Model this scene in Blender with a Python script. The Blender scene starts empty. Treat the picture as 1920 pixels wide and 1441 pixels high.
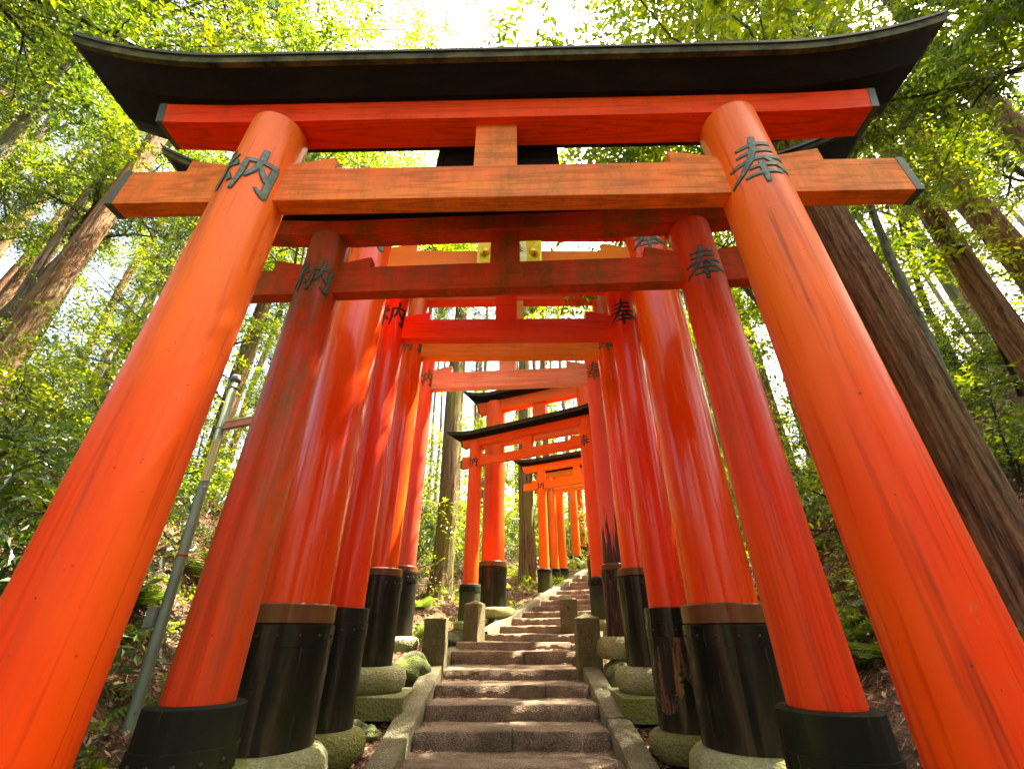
import bpy, bmesh, math, random
import numpy as np
from mathutils import Vector, Matrix
R = math.radians
C = bpy.context.scene.collection
SC = bpy.context.scene

# ------------------------------------------------------------------ camera, sky, sun, exposure
F_PX, PITCH = 812.0, 29.64
cam_d = bpy.data.cameras.new("camera"); cam = bpy.data.objects.new("camera", cam_d); C.objects.link(cam)
cam_d.sensor_width = 36.0; cam_d.lens = 36.0*F_PX/1920.0
cam_d.clip_start = 0.05; cam_d.clip_end = 400
cam.location = (0, 0, 0); cam.rotation_euler = (R(90+PITCH), 0, 0)
SC.camera = cam
SUN_EL, SUN_AZ = 64.0, 64.0          # azimuth clockwise from straight ahead (+Y)
w = bpy.data.worlds.new("World"); SC.world = w; w.use_nodes = True
nt = w.node_tree; bg = nt.nodes["Background"]
sky = nt.nodes.new("ShaderNodeTexSky"); sky.sky_type = 'NISHITA'; sky.sun_disc = False
sky.sun_elevation = R(SUN_EL); sky.sun_rotation = R(SUN_AZ)
sky.air_density = 0.8; sky.dust_density = 6.0; sky.ozone_density = 0.3
nt.links.new(sky.outputs[0], bg.inputs[0]); bg.inputs[1].default_value = 0.15
sl = bpy.data.lights.new("sun", 'SUN'); so = bpy.data.objects.new("sun", sl); C.objects.link(so)
sl.energy = 5.0; sl.angle = R(0.6); sl.color = (1.0, 0.93, 0.82)
sd = Vector((math.sin(R(SUN_AZ))*math.cos(R(SUN_EL)), math.cos(R(SUN_AZ))*math.cos(R(SUN_EL)), math.sin(R(SUN_EL))))
so.rotation_euler = sd.to_track_quat('Z', 'Y').to_euler()
so.location = (6, -6, 20)
SC.view_settings.view_transform = 'Standard'; SC.view_settings.look = 'None'
SC.view_settings.gamma = 1.0; SC.view_settings.exposure = 3.0
SC.view_settings.use_white_balance = True; SC.view_settings.white_balance_temperature = 7600; SC.view_settings.white_balance_tint = 6
SC.render.engine = 'CYCLES'
SC.cycles.use_denoising = True
SC.cycles.max_bounces = 9; SC.cycles.diffuse_bounces = 6; SC.cycles.transmission_bounces = 4
SC.cycles.caustics_reflective = False; SC.cycles.caustics_refractive = False
SC.cycles.sample_clamp_indirect = 10.0

# ------------------------------------------------------------------ materials
class N:
    def __init__(s, name, rough=0.6, spec=0.5):
        s.m = bpy.data.materials.new(name); s.m.use_nodes = True; s.t = s.m.node_tree
        s.b = s.t.nodes["Principled BSDF"]; s.b.inputs["Roughness"].default_value = rough
        s.b.inputs["Specular IOR Level"].default_value = spec
        s.tc = s.t.nodes.new("ShaderNodeTexCoord")
    def put(s, sock, v):
        if isinstance(v, bpy.types.NodeSocket): s.t.links.new(v, sock)
        elif v is not None: sock.default_value = v
    def coords(s, scale=(1,1,1), kind="Object", loc=(0,0,0)):
        mp = s.t.nodes.new("ShaderNodeMapping"); s.t.links.new(s.tc.outputs[kind], mp.inputs[0])
        mp.inputs["Scale"].default_value = scale; mp.inputs["Location"].default_value = loc
        return mp.outputs[0]
    def noise(s, co, scale=5, detail=5, rough=0.55, dist=0.0):
        n = s.t.nodes.new("ShaderNodeTexNoise"); s.put(n.inputs["Vector"], co)
        n.inputs["Scale"].default_value = scale; n.inputs["Detail"].default_value = detail
        n.inputs["Roughness"].default_value = rough; n.inputs["Distortion"].default_value = dist
        return n.outputs[0]
    def voro(s, co, scale=5, feature='F1', out=0):
        n = s.t.nodes.new("ShaderNodeTexVoronoi"); s.put(n.inputs["Vector"], co); n.feature = feature
        n.inputs["Scale"].default_value = scale; return n.outputs[out]
    def wave(s, co, scale=2, dist=5, detail=3, dscale=1.0):
        n = s.t.nodes.new("ShaderNodeTexWave"); s.put(n.inputs["Vector"], co); n.wave_type='RINGS'; n.rings_direction='Z'
        n.inputs["Scale"].default_value=scale; n.inputs["Distortion"].default_value=dist
        n.inputs["Detail"].default_value=detail; n.inputs["Detail Scale"].default_value=dscale
        return n.outputs[1]
    def ramp(s, v, stops, interp='LINEAR'):
        n = s.t.nodes.new("ShaderNodeValToRGB"); s.put(n.inputs[0], v); n.color_ramp.interpolation = interp
        e = n.color_ramp.elements
        while len(e) < len(stops): e.new(0.5)
        for k, (p, c) in enumerate(stops):
            e[k].position = p; e[k].color = (c if isinstance(c, tuple) else (c,c,c)) + (1,)
        return n.outputs[0]
    def mix(s, f, a, b, mode='MIX'):
        n = s.t.nodes.new("ShaderNodeMix"); n.data_type='RGBA'; n.blend_type=mode
        s.put(n.inputs[0], f)
        s.put(n.inputs[6], a if not isinstance(a, tuple) else a+(1,)); s.put(n.inputs[7], b if not isinstance(b, tuple) else b+(1,))
        return n.outputs[2]
    def math(s, op, a, b=None):
        n = s.t.nodes.new("ShaderNodeMath"); n.operation = op; s.put(n.inputs[0], a); s.put(n.inputs[1], b); return n.outputs[0]
    def sep(s, kind="Object"):
        n = s.t.nodes.new("ShaderNodeSeparateXYZ"); s.t.links.new(s.tc.outputs[kind], n.inputs[0]); return n.outputs
    def attr(s, name):
        n = s.t.nodes.new("ShaderNodeAttribute"); n.attribute_name = name; return n.outputs
    def bump(s, h, strength=0.3, dist=0.01):
        n = s.t.nodes.new("ShaderNodeBump"); s.put(n.inputs["Height"], h)
        n.inputs["Strength"].default_value = strength; n.inputs["Distance"].default_value = dist
        s.t.links.new(n.outputs[0], s.b.inputs["Normal"])
    def col(s, v): s.put(s.b.inputs["Base Color"], v if not isinstance(v, tuple) else v+(1,)); return s
    def rgh(s, v): s.put(s.b.inputs["Roughness"], v)

def paint(name, ca, cb, rough=0.35, grain=0.4, moss=0.0, axis='z', coat=0.0, dirt=0.3, grime=(0.10,0.045,0.02), fade_lit=None, chips=0.0):
    """vermilion paint: ca main colour, cb second (faded or fresher) colour, grain of the wood showing through"""
    n = N(name, rough, 0.17 if axis == 'z' else 0.10)
    sc = {'z': (1,1,0.05), 'x': (0.05,1,1)}[axis]
    co = n.coords(sc); big = n.coords((1,1,0.35) if axis == 'z' else (0.35,1,1))
    patch = n.ramp(n.noise(big, 1.7, 4), [(0.38, 0.0), (0.62, 1.0)])
    c = n.mix(patch, ca, cb)
    if fade_lit:
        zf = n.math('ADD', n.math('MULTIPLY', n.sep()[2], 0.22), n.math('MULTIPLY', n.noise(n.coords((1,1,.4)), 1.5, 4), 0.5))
        c = n.mix(n.ramp(zf, [(0.55, 0.0), (1.0, 1.0)]), c, fade_lit)  # orange towards the top: part weathered paint, part light put into the colour
    g = n.wave(co, 11, 9, 3, 1.4)
    g2 = n.noise(co, 34, 4, 0.6)
    gm = n.math('MULTIPLY', n.ramp(g, [(0.0, 1.0), (0.35, 0.0)]), grain)
    c = n.mix(gm, c, tuple(x*0.52 for x in ca))
    c = n.mix(n.math('MULTIPLY', n.ramp(g2, [(0.52, 0.0), (0.75, 1.0)]), grain*0.7), c, tuple(x*0.6 for x in cb))
    # drips and dirt, small flecks, long checks in the wood
    st = n.noise(n.coords((7,7,0.5) if axis == 'z' else (7,7,1.4)), 1.0, 6, 0.65)
    c = n.mix(n.math('MULTIPLY', n.ramp(st, [(0.52, 0.0), (0.72, 1.0)]), dirt), c, grime)
    fl = n.noise(n.coords((1,1,1)), 42, 2, 0.5)
    c = n.mix(n.ramp(fl, [(0.735, 0.0), (0.76, 0.8)]), c, (0.05,0.02,0.015))
    ck = n.math('ABSOLUTE', n.math('SUBTRACT', n.noise(n.coords((5,5,0.07) if axis == 'z' else (0.07,5,5)), 1.0, 1, 0.3), 0.5), None)
    gate_ = n.ramp(n.noise(n.coords((1,1,1), loc=(3,1,7)), 1.1, 2), [(0.45, 0.0), (0.51, 1.0)])
    crack = n.math('MULTIPLY', n.ramp(ck, [(0.0, 1.0), (0.006, 0.0)]), gate_)
    c = n.mix(n.math('MULTIPLY', crack, 0.45 if grain > 0.36 else 0.25), c, (0.06,0.015,0.01))
    if chips > 0:
        cn = n.noise(n.coords((1,1,0.5) if axis == 'z' else (0.5,1,1), loc=(1,4,2)), 15, 7, 0.75); zone = n.ramp(n.noise(n.coords((1,1,1), loc=(4,4,4)), 1.3, 3), [(0.47, 0.0), (0.62, 1.0)])
        chip = n.math('MULTIPLY', n.ramp(cn, [(0.640, 0.0), (0.648, 1.0)]), zone)
        c = n.mix(n.math('MULTIPLY', chip, chips), c, (0.36,0.17,0.08))
    if moss > 0:
        ms = n.noise(n.coords((3,3,0.8)), 1.6, 6, 0.7)
        sp = n.noise(n.coords((1,1,1)), 26, 3, 0.7)
        mm = n.math('MULTIPLY', n.ramp(ms, [(0.40, 0.0), (0.62, 1.0)]), n.ramp(sp, [(0.3, 0.35), (0.6, 1.0)]))
        if axis == 'z': mm = n.math('MULTIPLY', mm, n.ramp(n.math('MULTIPLY', n.sep()[2], 0.22), [(0.25, 0.25), (0.75, 1.0)]))
        c = n.mix(n.math('MULTIPLY', mm, moss), c, (0.10,0.105,0.022))
    n.col(c)
    rr = n.ramp(n.noise(n.coords((2,2,0.4) if axis=='z' else (0.4,2,2)), 3, 5), [(0.3, max(0.04, rough-0.10)), (0.7, min(1, rough+0.14))])
    n.rgh(rr)
    h = n.math('ADD', n.math('MULTIPLY', g, 0.25*grain), n.math('ADD', n.math('MULTIPLY', n.noise(big, 5, 3), 0.9), n.math('MULTIPLY', crack, -2.0)))
    n.bump(h, 0.28, 0.006)
    n.b.inputs["Coat Weight"].default_value = coat; n.b.inputs["Coat Roughness"].default_value = 0.13; n.b.inputs["Coat IOR"].default_value = 1.38
    return n.m

def simple(name, c, rough=0.6, var=0.25, scale=8, bump=0.2, metal=0.0, stretch=(1,1,1)):
    n = N(name, rough); v = n.noise(n.coords(stretch), scale, 6, 0.6)
    n.col(n.mix(n.ramp(v, [(0.3, 0.0), (0.7, 1.0)]), tuple(x*(1-var) for x in c), tuple(min(1, x*(1+var)) for x in c)))
    n.b.inputs["Metallic"].default_value = metal
    n.bump(v, bump, 0.004); return n.m

M = {}
VR, VO = (0.78,0.050,0.012), (0.86,0.155,0.018)      # vermilion red, orange vermilion
M['g1p'] = paint('lit_faded_vermilion_post', (0.82,0.034,0.004), (0.87,0.078,0.006), 0.45, 0.38, 0.0, 'z', 0.12, 0.30, fade_lit=(0.88,0.150,0.015), chips=0.55)
M['g1b'] = paint('faded_vermilion_beam', (0.86,0.155,0.030), (0.88,0.25,0.055), 0.55, 0.50, 0.45, 'x', 0.0, 0.22)
M['g1l'] = paint('vermilion_lintel', (0.84,0.045,0.008), (0.86,0.085,0.016), 0.5, 0.4, 0.0, 'x', 0.0, 0.25, chips=0.9)
M['g2p'] = paint('weathered_red_post', (0.70,0.045,0.010), (0.66,0.060,0.012), 0.42, 0.35, 1.0, 'z', 0.15, 0.45, chips=0.7)
M['g2q'] = paint('worn_red_post', (0.80,0.045,0.010), (0.82,0.070,0.012), 0.40, 0.35, 0.25, 'z', 0.15, 0.35, chips=0.7)
M['g2b'] = paint('weathered_red_beam', (0.68,0.055,0.018), (0.74,0.085,0.026), 0.6, 0.35, 0.8, 'x', 0.0, 0.4)
M['g3p'] = paint('glossy_vermilion_post', (0.87,0.050,0.008), (0.89,0.085,0.010), 0.22, 0.12, 0.0, 'z', 0.75, 0.10)
M['g3b'] = paint('glossy_orange_beam', (0.90,0.15,0.005), (0.90,0.23,0.006), 0.45, 0.1, 0.0, 'x', 0.1, 0.05)
M['g4p'] = paint('fresh_red_post', (0.87,0.045,0.012), (0.88,0.060,0.014), 0.30, 0.15, 0.0, 'z', 0.5, 0.15)
M['g4b'] = paint('fresh_red_beam', (0.87,0.065,0.022), (0.88,0.085,0.028), 0.45, 0.25, 0.0, 'x', 0.1, 0.15)
M['g5p'] = paint('orange_red_post', (0.87,0.055,0.010), (0.88,0.12,0.012), 0.22, 0.15, 0.0, 'z', 0.8, 0.15)
M['g5b'] = paint('orange_beam', (0.88,0.26,0.035), (0.88,0.32,0.06), 0.5, 0.3, 0.0, 'x', 0.1, 0.12)
M['g6p'] = paint('glare_tinted_red_post', (0.87,0.085,0.045), (0.88,0.16,0.10), 0.34, 0.25, 0.0, 'z', 0.4, 0.2)  # red lifted towards pink, sun glare put into the base colour
M['g6b'] = paint('glare_tinted_pink_beam', (0.84,0.36,0.26), (0.88,0.52,0.42), 0.45, 0.35, 0.0, 'x', 0.2, 0.1)  # pink stands for sunlight and sheen on the beam, put into its colour
M['ap'] = paint('bright_vermilion_post', (0.84,0.075,0.016), (0.86,0.12,0.02), 0.4, 0.15, 0.0, 'z', 0.2, 0.12)
M['ab'] = paint('bright_vermilion_beam', (0.84,0.095,0.022), (0.86,0.14,0.03), 0.5, 0.15, 0.0, 'x', 0.1, 0.1)
M['cp'] = paint('pale_orange_post', (0.86,0.16,0.022), (0.88,0.24,0.03), 0.5, 0.15, 0.0, 'z', 0.0, 0.12)
M['cb'] = paint('pale_orange_beam', (0.86,0.20,0.03), (0.88,0.27,0.04), 0.5, 0.15, 0.0, 'x', 0.0, 0.1)

def black_sleeve(name, base, green, moss, rough, coat):
    n = N(name, rough, 0.12)
    v = n.noise(n.coords((6,6,0.35)), 1.0, 6, 0.6); s2 = n.noise(n.coords((1,1,0.6)), 2.2, 4)
    c = n.mix(n.ramp(v, [(0.50, 0.0), (0.80, 0.7)]), base, tuple(x*2.0 for x in base))
    c = n.mix(n.math('MULTIPLY', n.ramp(s2, [(0.42, 0.0), (0.66, 1.0)]), moss), c, green)
    zz = n.sep()[2]; sp_ = n.math('ADD', n.math('MULTIPLY', zz, -1.3), n.math('MULTIPLY', n.noise(n.coords((5,5,2)), 1.6, 7, 0.7), 1.3))
    c = n.mix(n.math('MULTIPLY', n.ramp(sp_, [(0.42, 0.0), (0.75, 1.0)]), 0.45), c, (0.06,0.045,0.028))
    sc_ = n.noise(n.coords((60,60,2.0)), 1.0, 3, 0.5); c = n.mix(n.ramp(sc_, [(0.66,0.0),(0.70,0.35)]), c, (0.11,0.10,0.08))
    n.col(c); n.rgh(n.ramp(v, [(0.3, rough), (0.8, min(1, rough+0.3))]))
    n.bump(n.math('ADD', n.noise(n.coords((1,1,1)), 55, 3), n.math('MULTIPLY', v, 1.5)), 0.22, 0.003)
    n.b.inputs["Coat Weight"].default_value = coat*0.45; n.b.inputs["Coat Roughness"].default_value = 0.10
    return n.m
M['slv'] = black_sleeve('glossy_black_metal', (0.007,0.007,0.006), (0.05,0.06,0.015), 0.25, 0.22, 0.7)
M['slvm'] = black_sleeve('mossy_black_metal', (0.009,0.011,0.007), (0.032,0.042,0.010), 0.8, 0.6, 0.0)
M['slvg'] = black_sleeve('greenish_grey_metal', (0.03,0.034,0.026), (0.09,0.12,0.03), 0.75, 0.55, 0.0)
n = N('rotten_wood', 0.85)
v = n.noise(n.coords((9,9,0.9)), 1.6, 8, 0.7); v2 = n.voro(n.coords((6,6,1.2)), 2.4)
c = n.ramp(v, [(0.38, (0.008,0.006,0.005)), (0.50, (0.03,0.012,0.007)), (0.56, (0.20,0.085,0.025)), (0.64, (0.30,0.16,0.05)), (0.72, (0.05,0.02,0.01))])
n.col(c); n.bump(n.math('ADD', v, v2), 1.0, 0.03); M['rot'] = n.m
n = N('rot_streaked_red_post', 0.6)
zz = n.sep()[2]; v = n.noise(n.coords((10,10,0.7)), 1.4, 7, 0.7)
hm = n.math('ADD', n.math('MULTIPLY', zz, -0.34), n.math('MULTIPLY', v, 1.25))
k = n.ramp(hm, [(0.17, 0.0), (0.25, 1.0)])
n.col(n.mix(k, n.mix(n.noise(n.coords((1,1,0.3)), 2, 3), (0.80,0.07,0.04), (0.80,0.15,0.10)), (0.035,0.012,0.01))); n.bump(v, 0.5, 0.01); M['rotp'] = n.m
M['band'] = black_sleeve('brown_red_collar', (0.13,0.045,0.018), (0.20,0.12,0.03), 0.6, 0.25, 0.7)
n = N('black_roof_wood', 0.8, 0.12); v = n.noise(n.coords((0.5,3,3)), 4, 6, 0.6)
n.col(n.mix(n.ramp(v, [(0.45,0.0),(0.75,1.0)]), (0.005,0.005,0.006), (0.013,0.012,0.011))); n.bump(v, 0.2, 0.005); M['blk'] = n.m
n = N('mossy_roof_edge', 0.85, 0.15); v = n.noise(n.coords((1,1,1)), 5, 7, 0.7)
n.col(n.ramp(v, [(0.35,(0.012,0.014,0.008)), (0.5,(0.05,0.056,0.024)), (0.66,(0.11,0.10,0.04))])); n.bump(v, 0.4, 0.01); M['edge'] = n.m
n = N('dark_roof_sheet', 0.7); v = n.noise(n.coords((1,1,1)), 7, 6, 0.7)
n.col(n.ramp(v, [(0.4,(0.012,0.013,0.008)), (0.7,(0.05,0.055,0.02))])); n.bump(v, 0.4, 0.01); M['cap'] = n.m
M['endp'] = simple('green_black_end_paint', (0.045,0.062,0.048), 0.5)
n = N('weathered_green_lettering', 0.55); v = n.noise(n.coords((1,1,1)), 38, 4, 0.6)
n.col(n.ramp(v, [(0.35,(0.035,0.060,0.032)), (0.52,(0.070,0.125,0.075)), (0.72,(0.16,0.20,0.10))])); M['kg'] = n.m
M['kk'] = simple('black_lettering', (0.012,0.012,0.012), 0.5)
M['ky'] = simple('olive_lettering', (0.16,0.13,0.035), 0.6)
M['gold'] = simple('gilded_wood', (0.85,0.56,0.06), 0.3, 0.2, 14, 0.2, 0.5)
M['goldb'] = simple('pale_gilded_board', (0.85,0.72,0.25), 0.45)
def stone(name, a, b, moss, mossc=(0.09,0.12,0.02), scale=1.0, speck=1.0):
    n = N(name, 0.85); v = n.noise(n.coords((1,1,1)), 3*scale, 8, 0.7); f = n.noise(n.coords((1,1,1)), 90*scale, 2, 0.6)
    sp = n.voro(n.coords((1,1,1)), 60*scale)
    c = n.mix(n.ramp(v, [(0.35,0.0),(0.65,1.0)]), a, b)
    c = n.mix(n.ramp(f, [(0.35,0.75*speck),(0.5,0.0)]), c, tuple(x*0.35 for x in a))
    c = n.mix(n.ramp(f, [(0.58,0.0),(0.72,0.55*speck)]), c, tuple(min(1,x*1.9) for x in b))
    m = n.noise(n.coords((1,1,1), loc=(5,2,1)), 4.2*scale, 6, 0.7)
    c = n.mix(n.math('MULTIPLY', n.ramp(m, [(0.42,0.0),(0.62,1.0)]), moss), c, mossc)
    n.col(c); n.bump(n.math('ADD', n.math('MULTIPLY', v, 2.5), n.math('ADD', f, n.math('MULTIPLY', sp, 0.8))), 1.0, 0.016); return n.m
M['step'] = stone('worn_step_stone', (0.12,0.082,0.055), (0.36,0.26,0.18), 0.35, (0.09,0.072,0.022))
M['kerb'] = stone('mossy_kerb_stone', (0.14,0.125,0.075), (0.29,0.26,0.18), 0.65, (0.12,0.115,0.03))
M['post'] = stone('mossy_granite', (0.12,0.10,0.045), (0.24,0.20,0.11), 0.7, (0.11,0.10,0.018))
M['foot'] = stone('pale_mossy_footing', (0.22,0.22,0.12), (0.42,0.40,0.24), 0.9, (0.19,0.21,0.03), 0.6, 0.3)
M['footd'] = stone('green_footing', (0.13,0.13,0.05), (0.22,0.22,0.09), 0.95, (0.16,0.17,0.015), 0.6, 0.3)
M['mossrock'] = stone('mossy_rock', (0.05,0.055,0.03), (0.10,0.10,0.06), 0.95, (0.13,0.19,0.015), 1.2)
n = N('forest_soil', 0.95); v = n.noise(n.coords((1,1,1)), 2.2, 9, 0.75); f = n.noise(n.coords((1,1,1)), 26, 6, 0.75); q = n.voro(n.coords((1,1,1)), 34)
c = n.ramp(v, [(0.34,(0.07,0.038,0.022)), (0.5,(0.19,0.10,0.058)), (0.66,(0.36,0.21,0.13))])
c = n.mix(n.ramp(f, [(0.40,0.85),(0.56,0.0)]), c, (0.022,0.013,0.008))
g = n.noise(n.coords((1,1,1), loc=(9,0,0)), 0.9, 5, 0.65)
c = n.mix(n.math('MULTIPLY', n.ramp(g, [(0.54,0.0),(0.68,1.0)]), 0.6), c, (0.055,0.085,0.018))
n.col(c); n.bump(n.math('ADD', f, n.math('ADD', q, v)), 1.0, 0.05); M['soil'] = n.m
def bark(name, a, b, moss=0.3, mossc=(0.10,0.10,0.02), sc=1.0):
    n = N(name, 0.9); co = n.coords((1,1,0.07)); v = n.noise(co, 19*sc, 7, 0.65, 0.5); f = n.noise(n.coords((1,1,0.4)), 30*sc, 5, 0.7)
    c = n.ramp(v, [(0.36, tuple(x*0.16 for x in a)), (0.44, a), (0.57, b)])
    c = n.mix(n.ramp(f, [(0.35,0.6),(0.55,0.0)]), c, tuple(x*0.4 for x in a))
    m = n.noise(n.coords((1,1,0.3), loc=(2,7,1)), 1.6, 5, 0.6)
    c = n.mix(n.math('MULTIPLY', n.ramp(m, [(0.46,0.0),(0.62,1.0)]), moss), c, mossc)
    n.col(c); n.bump(n.math('ADD', n.math('MULTIPLY', v, 2), n.math('MULTIPLY', f, 0.4)), 1.0, 0.05); return n.m
M['bark'] = bark('cedar_bark', (0.18,0.075,0.032), (0.38,0.19,0.09), 0.35)
M['barkm'] = bark('mossy_cedar_bark', (0.13,0.085,0.035), (0.24,0.16,0.07), 0.85, (0.17,0.17,0.02))
M['barkp'] = bark('pale_bark', (0.22,0.155,0.11), (0.42,0.32,0.25), 0.2)
M['barkg'] = bark('grey_lichen_bark', (0.13,0.13,0.085), (0.26,0.27,0.19), 0.6, (0.20,0.25,0.10))
M['barkd'] = bark('dark_branch_bark', (0.035,0.025,0.018), (0.08,0.06,0.045), 0.2)
def leafmat(name, dark, mid, lite, trans=0.5, gloss=0.07):
    m = bpy.data.materials.new(name); m.use_nodes = True; t = m.node_tree; t.nodes.clear()
    out = t.nodes.new("ShaderNodeOutputMaterial"); at = t.nodes.new("ShaderNodeAttribute"); at.attribute_name = "rnd"
    rp = t.nodes.new("ShaderNodeValToRGB"); e = rp.color_ramp.elements; e.new(0.5)
    for k, (p, c) in enumerate([(0.0, dark), (0.5, mid), (1.0, lite)]): e[k].position = p; e[k].color = c+(1,)
    t.links.new(at.outputs["Fac"], rp.inputs[0])
    d = t.nodes.new("ShaderNodeBsdfDiffuse"); tr = t.nodes.new("ShaderNodeBsdfTranslucent"); gl = t.nodes.new("ShaderNodeBsdfGlossy")
    gl.inputs["Roughness"].default_value = 0.28
    mx = t.nodes.new("ShaderNodeMixShader"); mx.inputs[0].default_value = trans
    mg = t.nodes.new("ShaderNodeMixShader"); mg.inputs[0].default_value = gloss
    hs = t.nodes.new("ShaderNodeMix"); hs.data_type='RGBA'; hs.blend_type='MULTIPLY'; hs.inputs[0].default_value = 1.0
    hs.inputs[7].default_value = (1.9,1.55,0.55,1)
    t.links.new(rp.outputs[0], d.inputs[0]); t.links.new(rp.outputs[0], hs.inputs[6]); t.links.new(hs.outputs[2], tr.inputs[0])
    t.links.new(d.outputs[0], mx.inputs[1]); t.links.new(tr.outputs[0], mx.inputs[2])
    t.links.new(mx.outputs[0], mg.inputs[1]); t.links.new(gl.outputs[0], mg.inputs[2]); t.links.new(mg.outputs[0], out.inputs[0])
    return m
M['leaf'] = leafmat('broadleaf_foliage', (0.020,0.056,0.008), (0.080,0.160,0.014), (0.32,0.41,0.028), 0.55)
M['leafy'] = leafmat('bright_maple_foliage', (0.050,0.110,0.008), (0.135,0.24,0.016), (0.36,0.43,0.035), 0.6)
M['leafd'] = leafmat('dark_glossy_foliage', (0.016,0.055,0.014), (0.045,0.12,0.028), (0.14,0.25,0.04), 0.3, 0.12)
M['needle'] = leafmat('cedar_needles', (0.022,0.050,0.016), (0.050,0.095,0.025), (0.11,0.16,0.035), 0.35, 0.03)
M['fern'] = leafmat('fern_fronds', (0.05,0.11,0.02), (0.10,0.18,0.03), (0.20,0.26,0.05), 0.4, 0.04)
M['litter'] = leafmat('dead_leaf_litter', (0.07,0.030,0.016), (0.26,0.115,0.058), (0.55,0.36,0.23), 0.1, 0.03)
M['pole'] = simple('galvanised_steel', (0.20,0.25,0.19), 0.5, 0.3, 5, 0.2, 0.3, (1,1,0.3))
M['steel'] = simple('plain_steel', (0.4,0.4,0.38), 0.4, 0.2, 9, 0.1, 0.7)
M['redtape'] = simple('red_tape', (0.5,0.03,0.03), 0.5)
M['strip'] = simple('yellowed_plate', (0.62,0.52,0.20), 0.55, 0.15)
M['pinkw'] = simple('faded_red_wood', (0.55,0.22,0.16), 0.6, 0.2, 9, 0.2)
M['cream'] = simple('cream_trim', (0.65,0.6,0.42), 0.5)
M['cable'] = simple('black_cable', (0.02,0.02,0.02), 0.6)
M['grey'] = simple('grey_plastic', (0.18,0.19,0.18), 0.5)

# ------------------------------------------------------------------ helpers
def mesh_np(name, V, F, mats, midx=None, smooth=True, rnd=None):
    """V (n,3), F list of equal-size faces (array) or list of arrays"""
    me = bpy.data.meshes.new(name)
    Fs = F if isinstance(F, list) else [F]
    Fs = [np.asarray(f, dtype=np.int32) for f in Fs if len(f)]
    nl = sum(f.size for f in Fs); nf = sum(len(f) for f in Fs)
    me.vertices.add(len(V)); me.vertices.foreach_set("co", np.asarray(V, dtype=np.float32).ravel())
    me.loops.add(nl); me.loops.foreach_set("vertex_index", np.concatenate([f.ravel() for f in Fs]))
    st = []; o = 0
    for f in Fs:
        st.append(o + np.arange(len(f))*f.shape[1]); o += f.size
    me.polygons.add(nf); me.polygons.foreach_set("loop_start", np.concatenate(st).astype(np.int32))
    me.polygons.foreach_set("loop_total", np.concatenate([np.full(len(f), f.shape[1]) for f in Fs]).astype(np.int32))
    if midx is not None: me.polygons.foreach_set("material_index", np.asarray(midx, dtype=np.int32))
    me.polygons.foreach_set("use_smooth", np.full(nf, smooth))
    for m in (mats if isinstance(mats, (list, tuple)) else [mats]): me.materials.append(m)
    if rnd is not None:
        a = me.attributes.new("rnd", 'FLOAT', 'FACE'); a.data.foreach_set("value", np.asarray(rnd, dtype=np.float32))
    me.update(calc_edges=True); me.validate(); return me
def link(name, me, parent=None, loc=(0,0,0), rot=(0,0,0)):
    o = bpy.data.objects.new(name, me); C.objects.link(o); o.location = loc; o.rotation_euler = rot
    if parent is not None: o.parent = parent
    return o
def thing(name, label, cat, loc=(0,0,0), rz=0.0, group=None):
    o = link(name, None, None, loc, (0,0,rz)); return tag(o, label, cat, group)
def tag(o, label, cat, group=None):
    o["label"] = label; o["category"] = cat
    if group: o["group"] = group
    return o
def kind(o, k): o["kind"] = k; return o
def from_bm(name, bm, mat, parent=None, loc=(0,0,0), rot=(0,0,0), smooth=False):
    me = bpy.data.meshes.new(name); bm.normal_update(); bm.to_mesh(me); bm.free()
    for m in (mat if isinstance(mat, (list, tuple)) else [mat]): me.materials.append(m)
    for p in me.polygons: p.use_smooth = smooth
    return link(name, me, parent, loc, rot)
def bm_box(bm, cx, cy, cz, sx, sy, sz, bev=0.0, rot=None, mi=0):
    r = bmesh.ops.create_cube(bm, size=1.0); vs = r['verts']
    bmesh.ops.scale(bm, vec=(sx,sy,sz), verts=vs)
    es = list({e for v in vs for e in v.link_edges})
    if bev > 0:
        rr = bmesh.ops.bevel(bm, geom=es, offset=bev, segments=2, affect='EDGES', profile=0.6)
        vs = list({v for f in rr['faces'] for v in f.verts} | {v for v in vs if v.is_valid})
    if rot is not None: bmesh.ops.transform(bm, matrix=rot, verts=vs)
    bmesh.ops.translate(bm, vec=(cx,cy,cz), verts=vs)
    for f in {f for v in vs for f in v.link_faces}: f.material_index = mi
    return vs
def box_obj(name, mat, parent, loc, size, bev=0.006, rot=(0,0,0)):
    bm = bmesh.new(); bm_box(bm, 0,0,0, *size, bev=bev); return from_bm(name, bm, mat, parent, loc, rot)
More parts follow.
